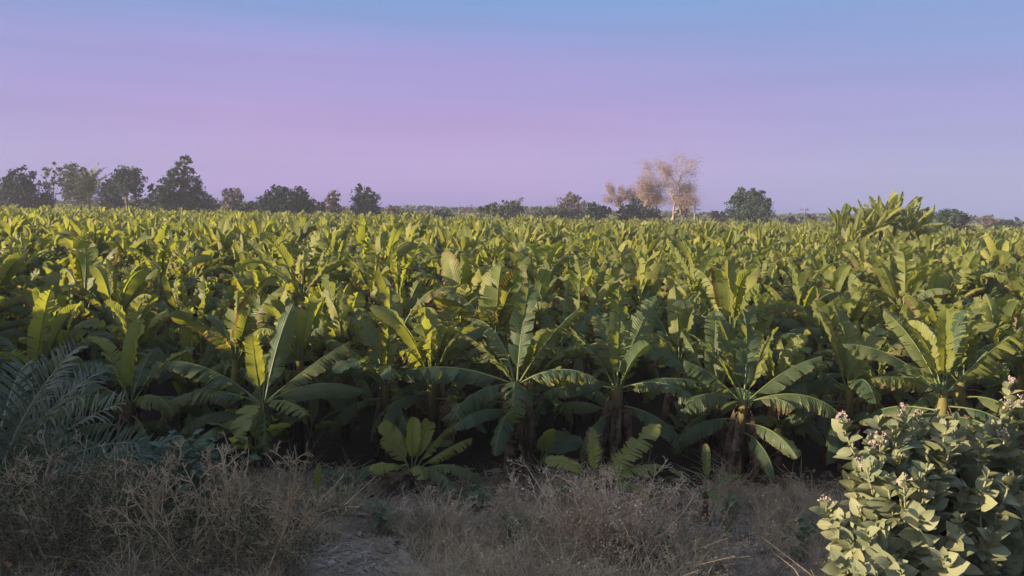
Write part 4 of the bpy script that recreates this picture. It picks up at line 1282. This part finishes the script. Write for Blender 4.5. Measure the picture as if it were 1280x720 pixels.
g2 = np.concatenate([-np.geomspace(600, 5, 10), np.linspace(-4, 16, 170), np.geomspace(17, 4000, 40)])
GX, GY = np.meshgrid(g1, g2)
GZ = ground_z(GX, GY)
near = (np.clip((15 - GY) / 2, 0, 1) * (np.abs(GX) < 11.6) * (GY > -4))
GZ = GZ + rng.normal(0, .010, GZ.shape) * near
mb = MB()
nx, ny = len(g1), len(g2)
i = np.arange(ny - 1)[:, None] * nx; j = np.arange(nx - 1)[None, :]
mb.add(np.stack([GX, GY, GZ], -1).reshape(-1, 3), np.stack([i + j, i + j + 1, i + nx + j + 1, i + nx + j], -1).reshape(-1, 4))
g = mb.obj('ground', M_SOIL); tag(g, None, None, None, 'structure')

def scatter(n, x0, x1, y0, y1, rg):
    x = rg.uniform(x0, x1, n); y = rg.uniform(y0, y1, n)
    return x, y

M_SCRAP = mat_simple('leaf_scraps', (0.12, 0.095, 0.075), (0.36, 0.31, 0.26), 6.0, 0.85, 0.1, 0.1, None, 0, 0, (0.20, 0.165, 0.135))
# fallen leaf scraps and straw
rg = np.random.default_rng(9)
mb = MB()
n = 10000
x, y = scatter(n, -9, 9, 5.5, 11.9, rg)
C = np.stack([x, y, ground_z(x, y) + .012], -1)
a = rg.uniform(0, 6.28, n)
X = np.stack([np.cos(a), np.sin(a), rg.normal(0, .25, n)], -1); Y = np.cross(X, np.array([0, 0, 1.0]) + rg.normal(0, .3, (n, 3)))
L = rg.uniform(.02, .09, (n, 1)) * np.where(rg.random((n, 1)) < .12, 2.2, 1)
quads(mb, C + np.array([0, 0, 1]) * L * .1, X * L, Y * L * rg.uniform(.10, .4, (n, 1)))
n = 6000
x, y = scatter(n, -8, 8, 5.5, 11.7, rg)
A = np.stack([x, y, ground_z(x, y) + .008], -1)
a = rg.uniform(0, 6.28, n); L = rg.uniform(.06, .32, n)
B = A + np.stack([np.cos(a) * L, np.sin(a) * L, rg.uniform(0, .18, n) * L], -1)
segs(mb, A, B, .0028, .0016, 1)
o = mb.obj('leaf_litter', [M_SCRAP, M_STRAW]); tag(o, 'brown leaf scraps and straw lying on the dry soil', 'leaf litter', None, 'stuff')

# whole fallen banana leaves under the front row
for q, (px, py, yy, az, lab) in enumerate([(700, 600, 10.9, 20, 'dry fallen banana leaf on the soil under the central plant'), (1010, 588, 11.2, 160, 'dry fallen banana leaf right of the leaning plant'),
                                           (450, 625, 10.2, 70, 'dry fallen banana leaf left of the low bushy sucker')]):
    p = at(px, py, yy); mb = MB(); r2 = np.random.default_rng(60 + q)
    z0 = gz(p.x, yy)
    leaf_into(mb, (0, 0, .10), R(az), 1.0, .34, 0.12, 0.25, fold=.15, droop=.5, tear=.35, rg=r2, mats=(3, 3), n=14, m=2, crinkle=2)
    o = mb.obj('fallen_leaf', BAN); o.location = (p.x, yy, z0)
    tag(o, lab, 'fallen leaf')

# dry grass
rg = np.random.default_rng(10)
mb = MB()
nt = 1900
tx = rg.uniform(-5.2, 5.0, nt); ty = 6.0 + 5.2 * rg.random(nt) ** 1.2
keep = (np.sin(tx * 1.9 + 1) + np.sin(ty * 2.3 + tx) + rg.normal(0, .8, nt)) > -0.55 + 2.6 * np.exp(-((tx - 2.7) / 1.1) ** 2 - ((ty - 8.6) / 1.7) ** 2) + 1.8 * np.exp(-((tx + 1.4) / .6) ** 2 - ((ty - 7.3) / 1.2) ** 2) + 1.5 * np.exp(-((tx - .2) / .5) ** 2 - ((ty - 8.6) / .7) ** 2)
tx, ty = tx[keep], ty[keep]
A, B, D2 = [], [], []
for x, y in zip(tx, ty):
    k = int(rg.integers(14, 40)); s = rg.uniform(.08, .34) * (1.0 if rg.random() < .7 else 1.9)
    ax = x + rg.normal(0, .07, k); ay = y + rg.normal(0, .07, k)
    a0 = np.stack([ax, ay, ground_z(ax, ay)], -1)
    d = np.stack([rg.normal(0, .42, k), rg.normal(0, .42, k), np.ones(k)], -1)
    h = s * rg.uniform(.4, 1.1, (k, 1))
    m1 = a0 + d * h * .55
    e1 = m1 + (d + np.stack([rg.normal(0, .7, k), rg.normal(0, .7, k), rg.normal(-.3, .3, k)], -1)) * h * .45
    A.append(a0); B.append(m1); D2.append(e1)
A, B, D2 = map(np.concatenate, (A, B, D2))
segs(mb, A, B, .0030, .0024, 0); segs(mb, B, D2, .0024, .0008, 0)
o = mb.obj('dry_grass', [M_STRAW]); tag(o, 'thin dry grass tufts on the bare ground', 'dry grass', None, 'stuff')

# stones and clods
M_STONE = mat_simple('stone', (0.22, 0.20, 0.18), (0.34, 0.31, 0.28), 10.0, 0.9, 0.1, 0, None, .6, .03)
import bmesh
def stone(px, py, y, s, label, seed):
    p = at(px, py, y); r2 = np.random.default_rng(seed)
    bm = bmesh.new(); bmesh.ops.create_icosphere(bm, subdivisions=3, radius=1)
    ph = r2.uniform(0, 6, 6)
    for v in bm.verts:
        c = v.co.copy()
        f = 1 + .16 * math.sin(c.x * 3 + ph[0]) + .14 * math.sin(c.y * 3.6 + ph[1]) + .12 * math.sin(c.z * 4.1 + ph[2]) + .04 * math.sin(c.x * 11 + c.y * 9 + ph[3])
        v.co = Vector((c.x * f * s, c.y * f * s * .8, max(-.3, c.z * f) * s * .55))
    me = bpy.data.meshes.new('stone'); bm.to_mesh(me); bm.free(); me.materials.append(M_STONE)
    o = bpy.data.objects.new('stone', me); COL.objects.link(o)
    o.location = (p.x, y, gz(p.x, y) + s * .1); o.rotation_euler = (0, 0, r2.uniform(0, 6))
    tag(o, label, 'stone')
stone(452, 702, 6.95, .075, 'pale grey stone on the soil at the bottom edge, right of the dry bushes', 1)
stone(414, 668, 7.9, .06, 'small clod like stone right of the open dry bush', 2)
stone(505, 688, 7.3, .045, 'small stone at the bottom right of the pale grey stone', 3)
stone(915, 640, 9.0, .055, 'clod of pale soil on the bare patch below the leaning plant', 4)

# ------------------------------------------------------------------ unseen trees added left of the viewer to shade the near ground
def shade_tree(x, y, H, w, seed, n=5000):
    rg = np.random.default_rng(8000 + seed)
    r = empty('added_shade_tree', (x, y, gz(x, y) - .05))
    tb = MB(); k = np.linspace(0, 1, 6)
    tube(tb, np.stack([.2 * np.sin(k * 3), 0 * k, k * H * .6], -1), .16 * (1 - .6 * k) + .03, 8)
    B = [((rg.normal(0, .22) * w, rg.normal(0, .22) * w, H * rg.uniform(.25, .8)), (w * .3, w * .3, H * .2)) for _ in range(8)]
    for c, rr in B:
        tube(tb, [(0.1, 0, H * .3), tuple(np.array(c) * .6 + np.array([0, 0, H * .15])), c], [.07, .05, .02], 5)
    tb.obj('trunk', M_BARK, r)
    cb = MB(); crown_into(cb, B, n, .16, rg); cb.obj('crown', TM['mid'], r)
    tag(r, 'bushy unseen tree added left of the viewer to shade the near ground', 'tree', 'unseen shade trees added beside the viewer')
SHADE = [(-9.8, 2.9, 1.35, 2.6), (-7.7, 4.9, 2.5, 2.4), (-8.0, 3.7, 2.0, 2.3), (-11.6, 4.9, 2.9, 2.8), (-13.2, 6.9, 3.6, 2.8), (-14.6, 8.9, 3.7, 2.8), (-16.4, 10.6, 3.8, 2.8), (-8.6, 5.4, 2.6, 2.2)]
for q, (x, y, H, w) in enumerate(SHADE):
    shade_tree(x, y, H, w, q)

# ------------------------------------------------------------------ air
HAZE = 0.0005
if HAZE:
    me = bpy.data.meshes.new('haze')
    x0, x1, y0, y1, z0, z1 = -260, 260, -30, 300, -1.4, 22
    vs = [(x, y, z) for z in (z0, z1) for y in (y0, y1) for x in (x0, x1)]
    me.from_pydata(vs, [], [(0, 2, 3, 1), (4, 5, 7, 6), (0, 1, 5, 4), (2, 6, 7, 3), (0, 4, 6, 2), (1, 3, 7, 5)])
    ho = bpy.data.objects.new('haze', me); COL.objects.link(ho)
    hm = bpy.data.materials.new('haze'); hm.use_nodes = True
    nt = hm.node_tree; nt.nodes.clear()
    out = nt.nodes.new('ShaderNodeOutputMaterial'); pv = nt.nodes.new('ShaderNodeVolumePrincipled')
    pv.inputs['Color'].default_value = (0.74, 0.76, 0.95, 1)
    pv.inputs['Density'].default_value = HAZE
    pv.inputs['Anisotropy'].default_value = 0.0
    nt.links.new(pv.outputs[0], out.inputs['Volume'])
    me.materials.append(hm)
    tag(ho, 'thin evening haze over the field', 'haze', None, 'stuff')

# ------------------------------------------------------------------ sun, sky
SUN_EL, SUN_DIR = R(10.2), Vector((-0.955, -0.295, 0))
SUN_DIR.normalize()
to_sun = Vector((SUN_DIR.x * math.cos(SUN_EL), SUN_DIR.y * math.cos(SUN_EL), math.sin(SUN_EL)))
sd = bpy.data.lights.new('sun', 'SUN')
sd.energy = 5.0
sd.angle = R(0.5)
sd.color = (1.0, 0.79, 0.50)
so = bpy.data.objects.new('sun', sd); COL.objects.link(so)
so.rotation_euler = to_sun.to_track_quat('Z', 'Y').to_euler()

w = bpy.data.worlds.new('World'); scene.world = w
w.use_nodes = True
nt = w.node_tree; nt.nodes.clear()
L = nt.links.new
wo = nt.nodes.new('ShaderNodeOutputWorld'); bg = nt.nodes.new('ShaderNodeBackground')
sky = nt.nodes.new('ShaderNodeTexSky'); sky.sky_type = 'NISHITA'; sky.sun_disc = False
sky.sun_elevation = SUN_EL
sky.sun_rotation = math.atan2(to_sun.x, to_sun.y)
tc = nt.nodes.new('ShaderNodeTexCoord'); sp = nt.nodes.new('ShaderNodeSeparateXYZ'); L(tc.outputs['Generated'], sp.inputs[0])
SK = 10.0 / 2 ** 1.4                      # gradient colours below are display linear; world strength is 0.1
def ramp(stops):
    r = nt.nodes.new('ShaderNodeValToRGB'); r.color_ramp.interpolation = 'EASE'
    el = r.color_ramp.elements
    while len(el) < len(stops): el.new(0.5)
    for e, (p, c) in zip(el, stops):
        e.position = p; e.color = (*c, 1)
    return r
def srgb(r, g, b):
    return tuple((c / 255 / 12.92 if c / 255 <= .04045 else ((c / 255 + .055) / 1.055) ** 2.4) for c in (r, g, b))
warm = ramp([(0.0, srgb(155, 146, 204)), (0.03, srgb(165, 146, 208)), (0.09, srgb(174, 147, 210)), (0.16, srgb(163, 149, 212)), (0.25, srgb(124, 157, 214)), (0.42, srgb(130, 162, 216)), (0.8, srgb(170, 194, 230))])
cool = ramp([(0.0, srgb(142, 150, 200)), (0.06, srgb(146, 148, 204)), (0.13, srgb(152, 147, 208)), (0.20, srgb(132, 152, 208)), (0.27, srgb(120, 156, 208)), (0.42, srgb(140, 172, 222)), (0.8, srgb(180, 202, 236))])
L(sp.outputs[2], warm.inputs[0]); L(sp.outputs[2], cool.inputs[0])
nz = nt.nodes.new('ShaderNodeTexNoise'); nz.inputs['Scale'].default_value = 3.0; nz.inputs['Detail'].default_value = 3
mpg = nt.nodes.new('ShaderNodeMapping'); mpg.inputs['Scale'].default_value = (1, 1, 7); L(tc.outputs['Generated'], mpg.inputs[0]); L(mpg.outputs[0], nz.inputs['Vector'])
mr = nt.nodes.new('ShaderNodeMapRange'); mr.interpolation_type = 'SMOOTHSTEP'
mr.inputs[1].default_value = 0.08; mr.inputs[2].default_value = 0.70
ad = nt.nodes.new('ShaderNodeMath'); ad.operation = 'MULTIPLY_ADD'; L(nz.outputs[0], ad.inputs[0]); ad.inputs[1].default_value = 0.30; L(sp.outputs[0], ad.inputs[2])
ab = nt.nodes.new('ShaderNodeMath'); ab.operation = 'ABSOLUTE'; L(ad.outputs[0], ab.inputs[0]); L(ab.outputs[0], mr.inputs[0])
mx = nt.nodes.new('ShaderNodeMix'); mx.data_type = 'RGBA'
L(mr.outputs[0], mx.inputs[0]); L(warm.outputs[0], mx.inputs[6]); L(cool.outputs[0], mx.inputs[7])
sc_ = nt.nodes.new('ShaderNodeVectorMath'); sc_.operation = 'SCALE'; L(mx.outputs[2], sc_.inputs[0]); nz2 = nt.nodes.new('ShaderNodeTexNoise'); nz2.inputs['Scale'].default_value = 2.2; nz2.inputs['Detail'].default_value = 5
mp2 = nt.nodes.new('ShaderNodeMapping'); mp2.inputs['Scale'].default_value = (1, 1, 16); L(tc.outputs['Generated'], mp2.inputs[0]); L(mp2.outputs[0], nz2.inputs['Vector'])
st2 = nt.nodes.new('ShaderNodeMapRange'); L(nz2.outputs[0], st2.inputs[0]); st2.inputs[1].default_value = .3; st2.inputs[2].default_value = .7; st2.inputs[3].default_value = .955 * SK; st2.inputs[4].default_value = 1.045 * SK
L(st2.outputs[0], sc_.inputs['Scale'])
m2 = nt.nodes.new('ShaderNodeMix'); m2.data_type = 'RGBA'; m2.inputs[0].default_value = 0.92
L(sky.outputs[0], m2.inputs[6]); L(sc_.outputs[0], m2.inputs[7])
dt = nt.nodes.new('ShaderNodeVectorMath'); dt.operation = 'DOT_PRODUCT'; L(tc.outputs['Generated'], dt.inputs[0]); dt.inputs[1].default_value = to_sun
gl = nt.nodes.new('ShaderNodeMapRange'); gl.interpolation_type = 'SMOOTHSTEP'; L(dt.outputs['Value'], gl.inputs[0])
gl.inputs[1].default_value = 0.50; gl.inputs[2].default_value = 1.0; gl.inputs[3].default_value = 0.0; gl.inputs[4].default_value = 1.0
gs = nt.nodes.new('ShaderNodeVectorMath'); gs.operation = 'SCALE'; gs.inputs[0].default_value = (1.0, 0.84, 0.72); L(gl.outputs[0], gs.inputs['Scale'])
gk = nt.nodes.new('ShaderNodeVectorMath'); gk.operation = 'SCALE'; L(gs.outputs[0], gk.inputs[0]); gk.inputs['Scale'].default_value = 1.4 * SK
ga = nt.nodes.new('ShaderNodeVectorMath'); ga.operation = 'ADD'; L(m2.outputs[2], ga.inputs[0]); L(gk.outputs[0], ga.inputs[1])
L(ga.outputs[0], bg.inputs[0]); bg.inputs[1].default_value = 0.1
L(bg.outputs[0], wo.inputs[0])

scene.view_settings.view_transform = 'Standard'
scene.view_settings.look = 'None'
scene.view_settings.exposure = 1.4
scene.view_settings.gamma = 1.0
scene.view_settings.use_curve_mapping = False
scene.render.engine = 'CYCLES'
scene.cycles.max_bounces = 6
scene.cycles.volume_bounces = 0
scene.cycles.use_denoising = True
